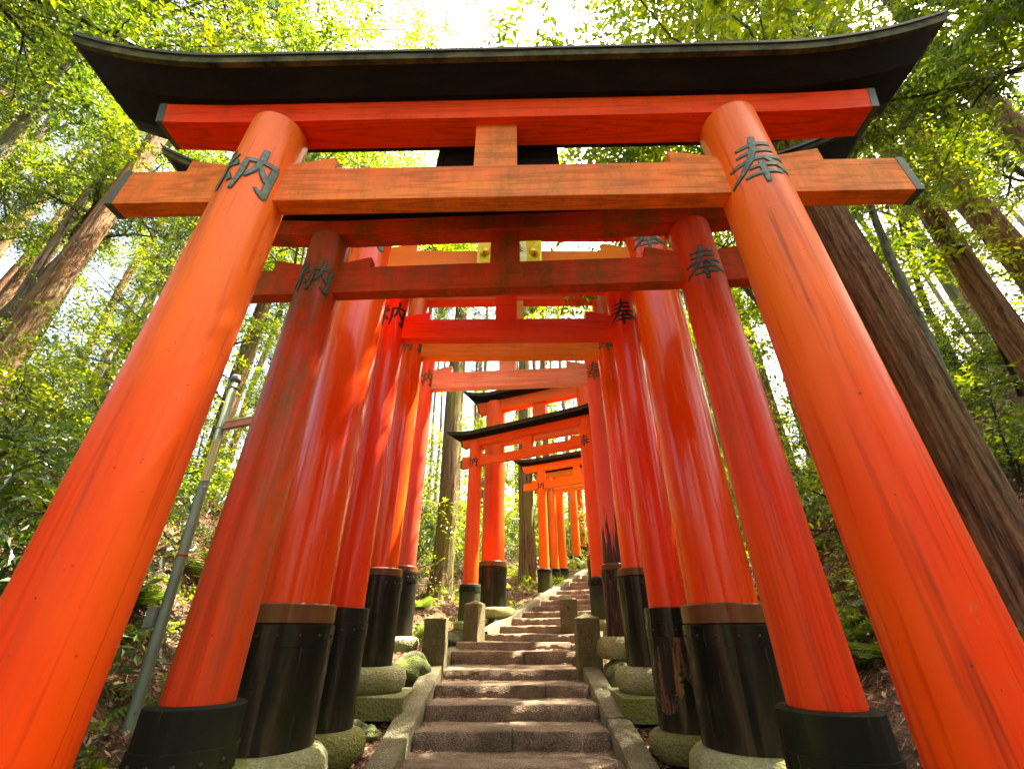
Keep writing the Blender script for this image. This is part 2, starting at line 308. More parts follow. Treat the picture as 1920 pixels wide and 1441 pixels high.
def tube_np(P, rad, seg=8, caps=True, wob=None):
    """tube along polyline P with radii; returns V, quads, tris"""
    P = np.asarray(P, float); n = len(P); T = np.gradient(P, axis=0); T /= np.linalg.norm(T, axis=1)[:,None] + 1e-9
    ref = np.array([0.0,0.0,1.0]) if abs(T[0][2]) < 0.9 else np.array([1.0,0,0])
    U = np.cross(T, ref); U /= np.linalg.norm(U, axis=1)[:,None] + 1e-9; W = np.cross(T, U)
    a = np.linspace(0, 2*np.pi, seg, endpoint=False)
    rr = np.asarray(rad, float)[:,None]*np.ones((1,seg))
    if wob is not None: rr = rr*wob
    V = P[:,None,:] + rr[:,:,None]*(np.cos(a)[None,:,None]*U[:,None,:] + np.sin(a)[None,:,None]*W[:,None,:])
    V = V.reshape(-1,3); i = np.arange(n-1)[:,None]*seg; j = np.arange(seg)[None,:]; j2 = (j+1) % seg
    Q = np.stack([i+j, i+j2, i+seg+j2, i+seg+j], -1).reshape(-1,4); Tt = np.zeros((0,3), int)
    if caps:
        V = np.vstack([V, P[0], P[-1]]); c0, c1 = n*seg, n*seg+1; jj = np.arange(seg); j2 = (jj+1) % seg
        Tt = np.vstack([np.stack([np.full(seg,c0), j2, jj], -1), np.stack([np.full(seg,c1), (n-1)*seg+jj, (n-1)*seg+j2], -1)])
    return V, Q, Tt
class MB:
    def __init__(s): s.V=[]; s.Q=[]; s.T=[]; s.qm=[]; s.tm=[]; s.n=0
    def add(s, V, Q, T=(), mi=0):
        s.V.append(V); s.Q.append(np.asarray(Q).reshape(-1,4)+s.n); T = np.asarray(T).reshape(-1,3)+s.n if len(T) else np.zeros((0,3),int)
        s.T.append(T); s.qm.append(np.full(len(s.Q[-1]), mi)); s.tm.append(np.full(len(T), mi)); s.n += len(V)
    def tube(s, P, rad, seg=8, mi=0, caps=True): s.add(*tube_np(P, rad, seg, caps), mi=mi)
    def mesh(s, name, mats, smooth=True):
        Q = np.vstack(s.Q).astype(int); T = np.vstack(s.T).astype(int)
        return mesh_np(name, np.vstack(s.V), [Q, T], mats, np.concatenate(s.qm+s.tm), smooth)
def cyl_mesh(name, prof, seg, mat, smooth=True, bump=0.0, seed=0):
    """lathe: prof = [(r, z)...]; sharp rims by doubled rings"""
    rng = np.random.default_rng(seed); a = np.linspace(0, 2*np.pi, seg, endpoint=False)
    V = []
    ph = rng.uniform(0, 6.28, 6)
    for k, (r, z) in enumerate(prof):
        rr = r*(1 + bump*(np.sin(2*a+ph[0])+0.7*np.sin(3*a+ph[1]+z*2)+0.5*np.sin(5*a+ph[2]+z*4)))
        V.append(np.stack([rr*np.cos(a), rr*np.sin(a), np.full(seg, z)], -1))
    V = np.vstack(V); n = len(prof); i = np.arange(n-1)[:,None]*seg; j = np.arange(seg)[None,:]; j2 = (j+1) % seg
    Q = np.stack([i+j, i+j2, i+seg+j2, i+seg+j], -1).reshape(-1,4)
    V = np.vstack([V, [[0,0,prof[0][1]],[0,0,prof[-1][1]]]]); c0 = n*seg; jj = np.arange(seg); j2 = (jj+1) % seg
    T = np.vstack([np.stack([np.full(seg,c0), j2, jj], -1), np.stack([np.full(seg,c0+1), (n-1)*seg+jj, (n-1)*seg+j2], -1)])
    me = mesh_np(name, V, [Q, T], mat, smooth=smooth)
    if smooth:
        bm = bmesh.new(); bm.from_mesh(me)
        for e in bm.edges:
            if len(e.link_faces) == 2 and e.calc_face_angle(0) > 0.6: e.smooth = False
        bm.to_mesh(me); bm.free()
    return me

# ------------------------------------------------------------------ ground
PD = np.array([0.477, 0.879])           # direction of the upper flight
def sstep(x, a, b):
    t = np.clip((x-a)/(b-a), 0, 1); return t*t*(3-2*t)
def path_z(y):
    return np.interp(y, [-20, 0.5, 4.6, 7.0, 8.1, 8.75, 9.7, 12], [-1.75, -1.75, -1.03, -0.53, -0.33, -0.24, -0.17, -0.10])
def hnoise(x, y):
    return (0.10*np.sin(0.9*x+1.3*y+1)+0.08*np.sin(2.1*x-1.7*y+2)+0.05*np.sin(3.7*x+4.1*y)+0.03*np.sin(7.3*x-6.1*y+1)+0.02*np.sin(13*x+11*y))
def ground_z(x, y):
    x = np.asarray(x, float); y = np.asarray(y, float)
    u = np.abs(x); left = x < 0
    st = np.where(left, 2.0, 2.05); sp = np.where(left, 0.60, 0.66)
    far = np.maximum(u-st, 0); s1 = sp*far - np.where(far > 9, (far-9)*sp*0.55, 0)
    a = path_z(y) + s1
    al = (x+0.57)*PD[0] + (y-9.7)*PD[1]
    lat = (x-0.33)*PD[1] - (y-9.7)*PD[0]
    pz = -0.22 + 0.275*np.clip(al, -1.5, 18) + 0.12*np.maximum(al-18, 0)
    lf = np.maximum(np.where(lat < 0, -lat-2.6, lat-2.0), 0); s2 = np.where(lat < 0, 0.30, 0.50)*lf - np.where(lf > 12, (lf-12)*0.2, 0)
    b = pz + s2
    k = sstep(y, 8.3, 11.5)
    off = np.minimum(np.abs(x), 9)
    hn = hnoise(x, y)*sstep(far + 4*k*sstep(np.abs(lat), 1.4, 3), 0.0, 1.5)
    return a*(1-k) + b*k + hn
def axis_pts(lo, hi, dense_lo, dense_hi, d0, grow):
    p = list(np.arange(dense_lo, dense_hi, d0)); s = d0
    x = dense_hi
    while x < hi: p.append(x); s *= grow; x += s
    p.append(hi); x = dense_lo; s = d0
    while True:
        s *= grow; x -= s
        if x <= lo: p.insert(0, lo); break
        p.insert(0, x)
    return np.array(p)
gx = axis_pts(-75, 75, -5.5, 5.5, 0.09, 1.05); gy = axis_pts(-25, 90, 1.5, 13.0, 0.10, 1.045)
GX, GY = np.meshgrid(gx, gy); GZ = ground_z(GX, GY)
rng = np.random.default_rng(5)
GZ += rng.normal(0, 0.010, GZ.shape)
# cutting under the two flights and their landing
def in_stairs(x, y):
    a = (np.abs(x-0.0) < 1.12) & (y > 0.5) & (y < 9.7)
    al = (x+0.57)*PD[0] + (y-9.7)*PD[1]; lt = (x+0.57)*PD[1] - (y-9.7)*PD[0]
    return a | ((al > -0.6) & (al < 8.2) & (lt > -0.16) & (lt < 2.15))
cut = in_stairs(GX, GY)
GZ = np.where(cut, GZ-0.30, GZ)
nx, ny = len(gx), len(gy); i = np.arange(ny-1)[:,None]*nx; j = np.arange(nx-1)[None,:]
Q = np.stack([i+j, i+j+1, i+nx+j+1, i+nx+j], -1).reshape(-1,4)
g = link('ground', mesh_np('ground', np.stack([GX.ravel(), GY.ravel(), GZ.ravel()], -1), Q, M['soil'])); kind(g, 'structure')

# ------------------------------------------------------------------ stairs
def rough_block(mb, c, ux, size, seed, amp=0.007, seg=0.07, rnd=0.007):
    """a worn stone block; c centre, ux unit x dir (2D), size (sx, sy, sz)"""
    rg = np.random.default_rng(seed); bm = bmesh.new(); sx, sy, sz = size
    nxs = max(2, int(sx/seg)); nys = max(2, int(sy/seg)); nzs = 3
    fx = np.linspace(-.5,.5,nxs+1); fy = np.linspace(-.5,.5,nys+1); fz = np.linspace(-.5,.5,nzs+1)
    idx = {}; V = []
    def vid(a,b,c_):
        k = (a,b,c_)
        if k not in idx:
            idx[k] = len(V); V.append((fx[a]*sx, fy[b]*sy, fz[c_]*sz))
        return idx[k]
    Qs = []
    for a in range(nxs):
        for b in range(nys):
            Qs.append([vid(a,b,nzs), vid(a+1,b,nzs), vid(a+1,b+1,nzs), vid(a,b+1,nzs)])
        for c_ in range(nzs):
            Qs.append([vid(a,0,c_), vid(a+1,0,c_), vid(a+1,0,c_+1), vid(a,0,c_+1)])
            Qs.append([vid(a+1,nys,c_), vid(a,nys,c_), vid(a,nys,c_+1), vid(a+1,nys,c_+1)])
    for b in range(nys):
        for c_ in range(nzs):
            Qs.append([vid(0,b+1,c_), vid(0,b,c_), vid(0,b,c_+1), vid(0,b+1,c_+1)])
            Qs.append([vid(nxs,b,c_), vid(nxs,b+1,c_), vid(nxs,b+1,c_+1), vid(nxs,b,c_+1)])
    V = np.array(V); ph = rg.uniform(0, 6.28, 8)
    nz = np.sin(V[:,0]*5+ph[0])+np.sin(V[:,0]*13+ph[1])*0.7+np.sin(V[:,0]*29+ph[2])*0.5
    nb = np.sin(V[:,0]*7+V[:,1]*9+ph[3])+0.6*np.sin(V[:,0]*17-V[:,1]*21+ph[4])
    top = V[:,2] > sz*0.49; front = V[:,1] < -sy*0.49
    W = V.copy()
    W[:,1] += np.where(front, nz*amp*0.6 + rg.normal(0, amp*0.35, len(V)), 0)
    W[:,2] += np.where(top, nb*amp*0.4, 0) + np.where(top & front, -rnd - np.abs(nz)*amp*0.5, 0)
    W[:,1] += np.where(top & front, rnd*0.6, 0)
    W[:,2] += np.where(top, rg.normal(0, amp*0.15, len(V)), 0)
    ux = np.array(ux); uy = np.array([-ux[1], ux[0]])
    X = c[0] + W[:,0]*ux[0] + W[:,1]*uy[0]; Y = c[1] + W[:,0]*ux[1] + W[:,1]*uy[1]; Z = c[2] + W[:,2]
    mb.add(np.stack([X,Y,Z], -1), Qs)
nose1 = [(1.05,-1.76),(1.65,-1.64),(2.25,-1.52),(2.85,-1.405),(3.45,-1.285),(4.03,-1.115),(4.60,-0.965),(5.19,-0.826),(5.76,-0.689),(6.35,-0.568),(7.0,-0.452),(8.1,-0.280),(8.75,-0.165)]
mb = MB()
for k, (y, z) in enumerate(nose1):
    yn = nose1[k+1][0] if k+1 < len(nose1) else 10.3
    wd = 1.86 if y < 7.5 else 2.0; x0 = 0.0 if y < 7.5 else 0.03
    if yn - y > 0.5:
        f = 0.30
        for (xa, xb) in (((-wd/2, 0.12+0.3*math.sin(k*2.3)), (0.12+0.3*math.sin(k*2.3), wd/2)) if k % 2 else ((-wd/2, wd/2),)):
            rough_block(mb, ((xa+xb)/2+x0, y+f/2, z-0.20), (1,0), (xb-xa-0.006, f, 0.40), 100+k*3+int(xa*10))
        L = yn-y-f+0.10
        rough_block(mb, (x0, y+f+L/2+0.004, z-0.006-0.20), (1,0), (wd, L, 0.40), 300+k, 0.008, 0.12, 0.006)
    else:
        rough_block(mb, (x0, (y+yn)/2+0.03, z-0.2), (1,0), (wd, yn-y+0.06, 0.4), 100+k)
kind(link('stone_stairs', mb.mesh('stone_stairs', M['step'])), 'structure')
mb = MB(); rx = (PD[1], -PD[0])
for k in range(17):
    al = 0.50*k; z = -0.045 + 0.14*k
    if k > 11: z = -0.045+0.14*11 + 0.15*(k-11)
    base = np.array([-0.57,9.7]) + PD*al + np.array(rx)*1.02
    rough_block(mb, (base[0]+PD[0]*0.28, base[1]+PD[1]*0.28, z-0.2), rx, (1.92, 0.56, 0.4), 500+k, 0.012)
kind(link('stone_stairs', mb.mesh('upper_stone_stairs', M['step'])), 'structure')
def kerb(name, p0, p1, wd, ht, seed, rough=0.0028):
    p0 = np.array(p0, float); p1 = np.array(p1, float); L = np.linalg.norm(p1-p0); n = max(4, int(L/0.12))
    d = (p1-p0)/L; s = np.cross(d, [0,0,1]); s /= np.linalg.norm(s); up = np.cross(s, d); rg = np.random.default_rng(seed)
    ring = [(-wd/2,-ht),(-wd/2,-0.012),(-wd/2+0.010,0),(0,0.002),(wd/2-0.010,0),(wd/2,-0.012),(wd/2,-ht)]
    V = []
    for k in range(n+1):
        for (a, b) in ring:
            V.append(p0 + d*L*k/n + s*(a + rg.normal(0, rough)) + up*(b + rg.normal(0, rough*0.7)))
    m = len(ring); Q = [[k*m+j, k*m+j+1, (k+1)*m+j+1, (k+1)*m+j] for k in range(n) for j in range(m-1)]
    Q += [[0,1,5,6],[1,2,4,5],[n*m+6,n*m+5,n*m+1,n*m+0],[n*m+5,n*m+4,n*m+2,n*m+1]]
    return V, Q
for (nm, segs, wd) in (('left', [((-1.06,0.9,-1.72),(-1.06,4.0,-1.05)),((-1.06,4.01,-1.048),(-1.06,7.02,-0.385))], 0.235),
                 ('right', [((1.06,0.9,-1.72),(1.06,5.38,-0.75)),((1.06,5.39,-0.748),(1.06,7.05,-0.385))], 0.235)):
    for q, (a, b) in enumerate(segs):
        mb = MB(); V, Qk = kerb(nm, a, b, wd, 0.30, 7+q); mb.add(np.array(V), Qk)
        kind(link('kerb', mb.mesh('kerb', M['kerb'])), 'structure')
k0 = np.array([-0.57,9.72]) ; k1 = k0 + PD*7.9
mb = MB(); V, Qk = kerb('u', (k0[0],k0[1],0.00), (k1[0],k1[1],2.22), 0.22, 0.35, 21); mb.add(np.array(V), Qk); kind(link('kerb', mb.mesh('upper_kerb', M['kerb'])), 'structure'); mb = MB()
r0 = k0 + np.array(rx)*2.08; r1 = k1 + np.array(rx)*2.08
V, Qk = kerb('v', (r0[0],r0[1],0.0), (r1[0],r1[1],2.22), 0.22, 0.35, 22); mb.add(np.array(V), Qk)
kind(link('kerb', mb.mesh('upper_kerb', M['kerb'])), 'structure')
mb = MB(); V, Qk = kerb('w', (1.14,7.25,-0.36), (1.14,9.1,-0.15), 0.22, 0.3, 23); mb.add(np.array(V), Qk); kind(link('kerb', mb.mesh('landing_kerb', M['kerb'])), 'structure'); mb = MB()
V, Qk = kerb('w2', (-1.14,7.35,-0.36), (-0.98,9.3,-0.22), 0.22, 0.3, 24); mb.add(np.array(V), Qk)
kind(link('kerb', mb.mesh('landing_kerb', M['kerb'])), 'structure')

# ------------------------------------------------------------------ brush-written characters on the pillars
CH = {
 'offer': [[(-.25,.31,.05),(0,.33,.06),(.27,.35,.08)], [(-.27,.16,.05),(0,.18,.06),(.28,.20,.08)], [(-.42,-.01,.05),(0,.02,.065),(.43,.05,.085)],
           [(.02,.50,.09),(-.02,.25,.085),(-.12,.0,.08),(-.28,-.20,.06),(-.47,-.33,.03)], [(.06,.04,.06),(.20,-.10,.085),(.36,-.20,.11),(.50,-.24,.04)],
           [(-.17,-.16,.05),(.20,-.13,.07)], [(-.25,-.31,.05),(.28,-.28,.08)], [(.01,-.06,.07),(.01,-.30,.08),(.01,-.50,.05)]],
 'give': [[(-.28,.47,.06),(-.35,.36,.06),(-.43,.27,.05)], [(-.43,.27,.05),(-.30,.22,.06),(-.24,.16,.06)], [(-.16,.34,.06),(-.28,.18,.06),(-.43,.05,.05)],
          [(-.43,.05,.05),(-.28,.08,.06),(-.14,.12,.06)], [(-.16,.20,.05),(-.11,.08,.07)], [(-.28,.06,.07),(-.28,-.15,.07),(-.29,-.44,.05)],
          [(-.38,-.08,.06),(-.46,-.30,.05)], [(-.19,-.10,.05),(-.12,-.26,.07)],
          [(.02,.24,.08),(.01,-.10,.08),(-.04,-.45,.05)], [(.02,.20,.07),(.25,.23,.07),(.47,.25,.09)], [(.44,.26,.10),(.42,-.10,.09),(.41,-.42,.10)], [(.44,-.42,.11),(.33,-.38,.06),(.27,-.32,.03)],
          [(.23,.50,.08),(.22,.22,.07),(.16,.0,.065),(.08,-.15,.04)], [(.23,.12,.05),(.30,-.02,.08),(.37,-.14,.06)]],
 'mid': [[(-.3,.2,.08),(-.3,-.15,.08)], [(-.3,.2,.08),(.3,.2,.08)], [(.3,.2,.08),(.3,-.15,.08)], [(-.3,-.12,.08),(.3,-.12,.08)], [(0,.45,.09),(0,-.5,.07)]],
}
def strokes_mesh(name, ch, size, Rad, grow, lift, mat, face=0.0, wscale=1.0):
    """strips laid on a cylinder of radius Rad (Rad None = flat plate facing -y)"""
    V = []; Q = []
    for si, st in enumerate(CH[ch]):
        P = np.array([[p[0],p[1]] for p in st]); Wd = np.array([p[2] for p in st])
        t = np.linspace(0, len(P)-1, (len(P)-1)*6+1); px = np.interp(t, range(len(P)), P[:,0]); py = np.interp(t, range(len(P)), P[:,1]); ww = np.interp(t, range(len(P)), Wd)*1.12*wscale + grow
        e = np.minimum(np.arange(len(t)), 2)/2.0; ww = ww*(0.75+0.25*e); 
        dx = np.gradient(px); dy = np.gradient(py); L = np.hypot(dx, dy)+1e-9; nx_, ny_ = -dy/L, dx/L
        px[0] -= dx[0]/L[0]*grow*.6; py[0] -= dy[0]/L[0]*grow*.6; px[-1] += dx[-1]/L[-1]*grow*.6; py[-1] += dy[-1]/L[-1]*grow*.6
        o = len(V)
        for k in range(len(t)):
            for s in (-.5, -.17, .17, .5):
                x = (px[k]+nx_[k]*ww[k]*s)*size*0.92; z = (py[k]+ny_[k]*ww[k]*s)*size
                if Rad is None: V.append((x, -(lift+si*0.0003), z))
                else:
                    rr = Rad + lift + si*0.00025; a = face + x/Rad; V.append((rr*math.sin(a), -rr*math.cos(a), z))
        for k in range(len(t)-1):
            for s in range(3): q = o+k*4+s; Q.append([q, q+4, q+5, q+1])
    return mesh_np(name, np.array(V), np.array(Q), mat)

# ------------------------------------------------------------------ torii gates
def roof_sweep(L, prof, curve, flare, n=48):
    """sweep a closed (y,z) profile along x in [-L, L]; curve(x)->dz ; ends flare outward with height"""
    V = []; m = len(prof); z0 = min(p[1] for p in prof)
    xs = np.linspace(-1, 1, n+1)
    for k in range(n+1):
        for (y, z) in prof:
            Lx = L*xs[k]*(1 + 0.0) + flare*(z-z0)*xs[k]**3
            V.append((Lx, y, z + curve(Lx)))
    Q = [[k*m+j, k*m+(j+1) % m, (k+1)*m+(j+1) % m, (k+1)*m+j] for k in range(n) for j in range(m)]
    return V, Q, [list(range(m)), list(range(n*m+m-1, n*m-1, -1))]
def poly_obj(name, V, Q, caps, mat, parent, loc=(0,0,0)):
    bm = bmesh.new(); vs = [bm.verts.new(v) for v in V]
    for q in Q+caps:
        try: bm.faces.new([vs[i] for i in q])
        except ValueError: pass
    bmesh.ops.recalc_face_normals(bm, faces=bm.faces)
    return from_bm(name, bm, mat, parent, loc)

def torii(spec):
    g = lambda k, d=None: spec.get(k, d)
    L = Vector(spec['L']); Rr = Vector(spec['R']); mid = (L+Rr)/2; ax = (Rr-L); span = ax.length; yaw = math.atan2(ax.y, ax.x)
    D = spec['D']; zb = spec['zb']; zs = g('zs'); zt = spec['zt']; T = thing('torii_gate', spec['label'], 'torii gate', (mid.x, mid.y, zb), yaw, g('group'))
    H = lambda z: z - zb
    for side, sx in (('L', -1), ('R', 1)):
        rad = D/2; x = sx*span/2
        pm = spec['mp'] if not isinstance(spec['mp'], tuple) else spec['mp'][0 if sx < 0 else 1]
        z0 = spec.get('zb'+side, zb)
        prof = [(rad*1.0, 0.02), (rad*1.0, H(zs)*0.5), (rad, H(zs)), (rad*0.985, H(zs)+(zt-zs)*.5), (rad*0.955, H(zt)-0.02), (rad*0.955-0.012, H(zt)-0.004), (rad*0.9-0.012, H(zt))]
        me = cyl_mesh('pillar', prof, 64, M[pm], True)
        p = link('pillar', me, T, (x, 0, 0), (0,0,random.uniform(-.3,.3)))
        if g('plabel'+side): p['label'] = g('plabel'+side)
        ch = 'give' if sx < 0 else 'offer'
        kz = spec.get('kz'); ks = spec.get('ks', 0.3)
        if kz:
            rk = rad*0.965; fa = spec.get('kf', (0.12,-0.22))[0 if sx < 0 else 1] - p.rotation_euler[2]
            mo = spec.get('mk', 'kg'); ws = 0.95 if D > 0.3 else 0.85
            if mo != 'kk':
                o = link('painted_character', strokes_mesh('painted_character', ch, ks, rk, 0.026, 0.001, M['kk'], fa, ws), p, (0,0,H(kz)))
                o2 = link('character_inlay', strokes_mesh('character_inlay', ch, ks, rk, -0.004, 0.0046, M[mo], fa, ws), p, (0,0,H(kz)))
            else:
                link('painted_character', strokes_mesh('painted_character', ch, ks, rk, 0.015, 0.0012, M['kk'], fa, ws), p, (0,0,H(kz)))
        if g('sr'):
            sr = spec['sr']/2; hb = g('band', 0.0); sm = spec['ms'] if not isinstance(spec['ms'], tuple) else spec['ms'][0 if sx < 0 else 1]
            top = H(zs); seg = g('sseg', 40)
            if hb > 0:
                b = link('collar', cyl_mesh('collar', [(rad+0.004, top-hb), (sr*0.985, top-hb), (sr*0.985, top-0.012), (sr*0.985-0.012, top), (rad*0.9, top+0.002)], seg, M['band'], seg > 20), p)
                top2 = top-hb-0.004
            else: top2 = top
            me = cyl_mesh('sleeve', [(sr*1.0, 0.0), (sr*1.0, top2*0.5), (sr*1.0, top2-0.008), (sr-0.012, top2), (rad*0.96, top2+0.003)], seg, M[sm], seg > 20)
            slv = link('sleeve', me, p)
            bh = g('hoop', 0.11); ztop = top2 - g('hoopd', 0.012)
            hm = 'slvm' if sm in ('slvm', 'slvg') else 'slv'
            hp = link('hoop', cyl_mesh('hoop', [(sr*0.98, ztop-bh), (sr+0.007, ztop-bh+0.002), (sr+0.008, ztop-0.002), (sr*0.98, ztop)], seg, M[hm], seg > 20), p)
            if g('rivets', True):
                mbb = MB(); mbb.tube([(0,0,0),(0,-.005,0),(0,-.010,0)], [0.013,0.011,0.004], 8); rme = mbb.mesh('rivet', M[hm])
                for q in range(7):
                    a = -1.35+0.45*q; link('rivet', rme, hp, (math.sin(a)*(sr+0.006), -math.cos(a)*(sr+0.006), ztop-bh*0.5), (0,0,a-0.0))
    # tie beam through the pillars
    nzb, nzt = spec['nuki']; nd = g('nd', 0.11); no = g('no', 0.85)
    noL, noR = (no if isinstance(no, tuple) else (no, no))
    x0 = -span/2-noL; x1 = span/2+noR; xc = g('xc', 0.0)
    beam = box_obj('tie_beam', M[spec['mb']], T, ((x0+x1)/2, 0, H((nzb+nzt)/2)), (x1-x0, nd, nzt-nzb), 0.006)
    for xe, s in ((x0, -1), (x1, 1)):
        box_obj('beam_end_cap', M['endp'], beam, (xe+s*0.002-(x0+x1)/2, 0, 0), (0.05, nd+0.006, nzt-nzb+0.006), 0.004)
    # wedges
    for sx in (-1, 1):
        for io in (-1, 1):
            wl = g('wl', 0.26); wh = g('wh', 0.055); bm = bmesh.new(); wy = nd*0.42
            xa = sx*span/2 + io*(D/2*0.88); s = io
            vs = [bm.verts.new(v) for v in ((xa,-wy,0.002),(xa+s*wl,-wy,0.002),(xa+s*wl,-wy,wh*1.7),(xa,-wy,wh*0.75),(xa,wy,0.002),(xa+s*wl,wy,0.002),(xa+s*wl,wy,wh*1.7),(xa,wy,wh*0.75))]
            for f in ((0,1,2,3),(7,6,5,4),(0,4,5,1),(1,5,6,2),(2,6,7,3),(3,7,4,0)): bm.faces.new([vs[i] for i in f])
            bmesh.ops.recalc_face_normals(bm, faces=bm.faces)
            from_bm('wedge', bm, M[g('mw', spec['mb'])], T, (0, 0, H(nzt)))
    # strut
    lz0, lz1 = spec['lint']; sw = g('sw', 0.28)
    box_obj('strut', M[g('mstrut', spec['mb'])], T, (xc, 0, H((nzt+lz0)/2)), (sw, nd*0.96, lz0-nzt+0.01), 0.005)
    # lintel and roof
    lo = g('lo', 0.9); loL, loR = (lo if isinstance(lo, tuple) else (lo, lo)); ld = g('ld', 0.2); ko = g('ko', 1.6); up = g('up', 0.3)
    Lh = (span+loL+loR)/2; xc2 = (loR-loL)/2; Kh = span/2+ko
    cs = g('cstart', 0.62); cv = lambda x: up*(max(0, abs(x)/Kh-cs)/(1-cs))**1.8 + 0.012*(x/Kh)**2
    hh = lz1-lz0
    V, Qk, cp = roof_sweep(Lh, [(-ld/2,H(lz0)),(ld/2,H(lz0)),(ld/2,H(lz1)),(-ld/2,H(lz1))], lambda x: cv(x)*0.35, g('lfl', 0.25))
    V = [(v[0]+xc2, v[1], v[2]) for v in V]
    lm = poly_obj('lintel', V, Qk, cp, M[g('ml', spec['mb'])], T)
    for s in (-1, 1):
        V, Qk, cp = roof_sweep(0.026, [(-ld/2-.003,H(lz0)-.003),(ld/2+.003,H(lz0)-.003),(ld/2+.003,H(lz1)+.003),(-ld/2-.003,H(lz1)+.003)], lambda x: 0, 0, 1)
        sh = cv(Lh)*0.35; V = [(v[0]+xc2+s*(Lh-0.018)+s*g('lfl',0.25)*(v[2]-H(lz0)), v[1], v[2]+sh) for v in V]
        poly_obj('lintel_end_cap', V, Qk, cp, M['endp'], lm)
    kd = g('kd', 0.33); kh = g('kh', 0.17); z1 = H(lz1)
    body = [(-ld/2-0.035, z1+.002), (ld/2+0.035, z1+.002), (kd-0.035, z1+kh*0.5), (kd-0.035, z1+kh*0.55), (-kd+0.035, z1+kh*0.55), (-kd+0.035, z1+kh*0.5)]
    V, Qk, cp = roof_sweep(Kh-0.14, body, cv, 0.9); rb = poly_obj('roof_beam', V, Qk, cp, M['blk'], T)
    fas = [(-kd, z1+kh*0.5), (kd, z1+kh*0.5), (kd, z1+kh*0.5+g('fh',0.055)), (-kd, z1+kh*0.5+g('fh',0.055))]
    V, Qk, cp = roof_sweep(Kh, fas, cv, 0.9); poly_obj('roof_edge', V, Qk, cp, M['edge' if g('edge', True) else 'cap'], rb)
    capz = z1+kh*0.5+g('fh',0.055)
    cap = [(-kd-0.012, capz+.001), (kd+0.012, capz+.001), (kd+.012, capz+0.03), (0, capz+0.12), (-kd-.012, capz+0.03)]
    V, Qk, cp = roof_sweep(Kh+0.03, cap, cv, 0.9); poly_obj('roof_cover', V, Qk, cp, M['cap'], rb)
    return T, H

G = {}
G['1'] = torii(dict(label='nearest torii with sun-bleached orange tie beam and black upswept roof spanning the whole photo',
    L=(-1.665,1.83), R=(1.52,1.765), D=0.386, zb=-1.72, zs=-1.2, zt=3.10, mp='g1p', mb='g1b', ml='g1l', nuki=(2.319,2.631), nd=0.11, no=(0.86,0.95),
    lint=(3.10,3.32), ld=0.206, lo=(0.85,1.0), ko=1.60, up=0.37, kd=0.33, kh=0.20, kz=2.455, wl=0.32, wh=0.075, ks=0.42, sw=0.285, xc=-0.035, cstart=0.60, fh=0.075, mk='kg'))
G['2'] = torii(dict(label='second torii with moss-stained dark red tie beam on wide dark green base sleeves',
    L=(-1.57,2.67), R=(1.48,2.52), D=0.33, zb=-1.45, zs=-0.31, zt=2.93, mp=('g2p','g2q'), mb='g2b', nuki=(2.32,2.585), nd=0.10, no=0.62,
    lint=(2.95,3.12), ld=0.15, lo=0.72, ko=1.72, up=0.72, cstart=0.40, kd=0.28, kh=0.14, kz=2.41, ks=0.335, sw=0.24, xc=-0.01, sr=0.45, ms='slvm', sseg=18, hoop=0.10, hoopd=0.16,
    wl=0.26, wh=0.07, plabelL='red post with green moss staining from its top down'))
G['3'] = torii(dict(label='big glossy red torii with very thick pillars, orange tie beam and gilded plaque',
    L=(-1.79,4.0), R=(1.73,4.0), D=0.55, zb=-0.72, zs=0.19, zt=4.52, mp='g3p', mb='g3b', ml='g4b', nuki=(3.75,4.17), nd=0.16, no=0.75,
    lint=(4.56,4.86), ld=0.26, lo=0.85, ko=1.35, up=0.55, kd=0.36, kh=0.22, kz=4.25, ks=0.46, sw=0.3, sr=0.675, ms='slv', band=0.135, hoop=0.14, mk='kg', cstart=0.4, edge=False, wl=0.34, wh=0.09))
G['4'] = torii(dict(label='plain red torii with rotten right base sleeve, right behind the thick glossy one',
    L=(-1.67,4.87), R=(1.55,4.83), D=0.37, zb=-0.755, zs=0.20, zt=4.35, mp='g4p', mb='g4b', nuki=(3.45,3.77), nd=0.14, no=0.7,
    lint=(4.32,4.56), ld=0.2, lo=0.7, ko=1.1, up=0.25, kz=3.80, ks=0.43, mk='kk', sw=0.30, xc=-0.02, sr=0.475, ms=('slv','slv'), hoop=0.12, hoopd=0.13, wl=0.36, wh=0.08))
G['5'] = torii(dict(label='fifth torii, with faded orange tie beam and black sleeves under brown collars',
    L=(-1.633,5.92), R=(1.57,5.88), D=0.37, zb=-0.345, zs=0.68, zt=5.05, mp='g5p', mb='g5b', ml='g4b', nuki=(3.84,4.13), nd=0.17, no=0.6,
    lint=(5.0,5.22), ld=0.2, lo=0.6, ko=1.0, up=0.25, kz=4.08, ks=0.40, sw=0.34, xc=0.06, sr=0.50, ms='slv', band=0.09, hoop=0.14, mk='kg'))
G['6'] = torii(dict(label='pinkish torii with painted-in glare at the stair landing, its right pillar rotten at the foot',
    L=(-1.66,7.19), R=(1.54,6.93), D=0.34, zb=-0.065, zs=0.86, zt=4.85, mp=('g6p','rotp'), mb='g6b', nuki=(3.95,4.29), nd=0.16, no=0.6,
    lint=(4.78,5.0), ld=0.2, lo=0.6, ko=1.0, up=0.3, kz=4.15, ks=0.38, mk='ky', sw=0.32, xc=-0.02, sr=0.43, ms=('slv','rot'), band=0.08, hoop=0.13, wl=0.36, wh=0.09,
    plabelR='red post blackened and rotting at its foot'))
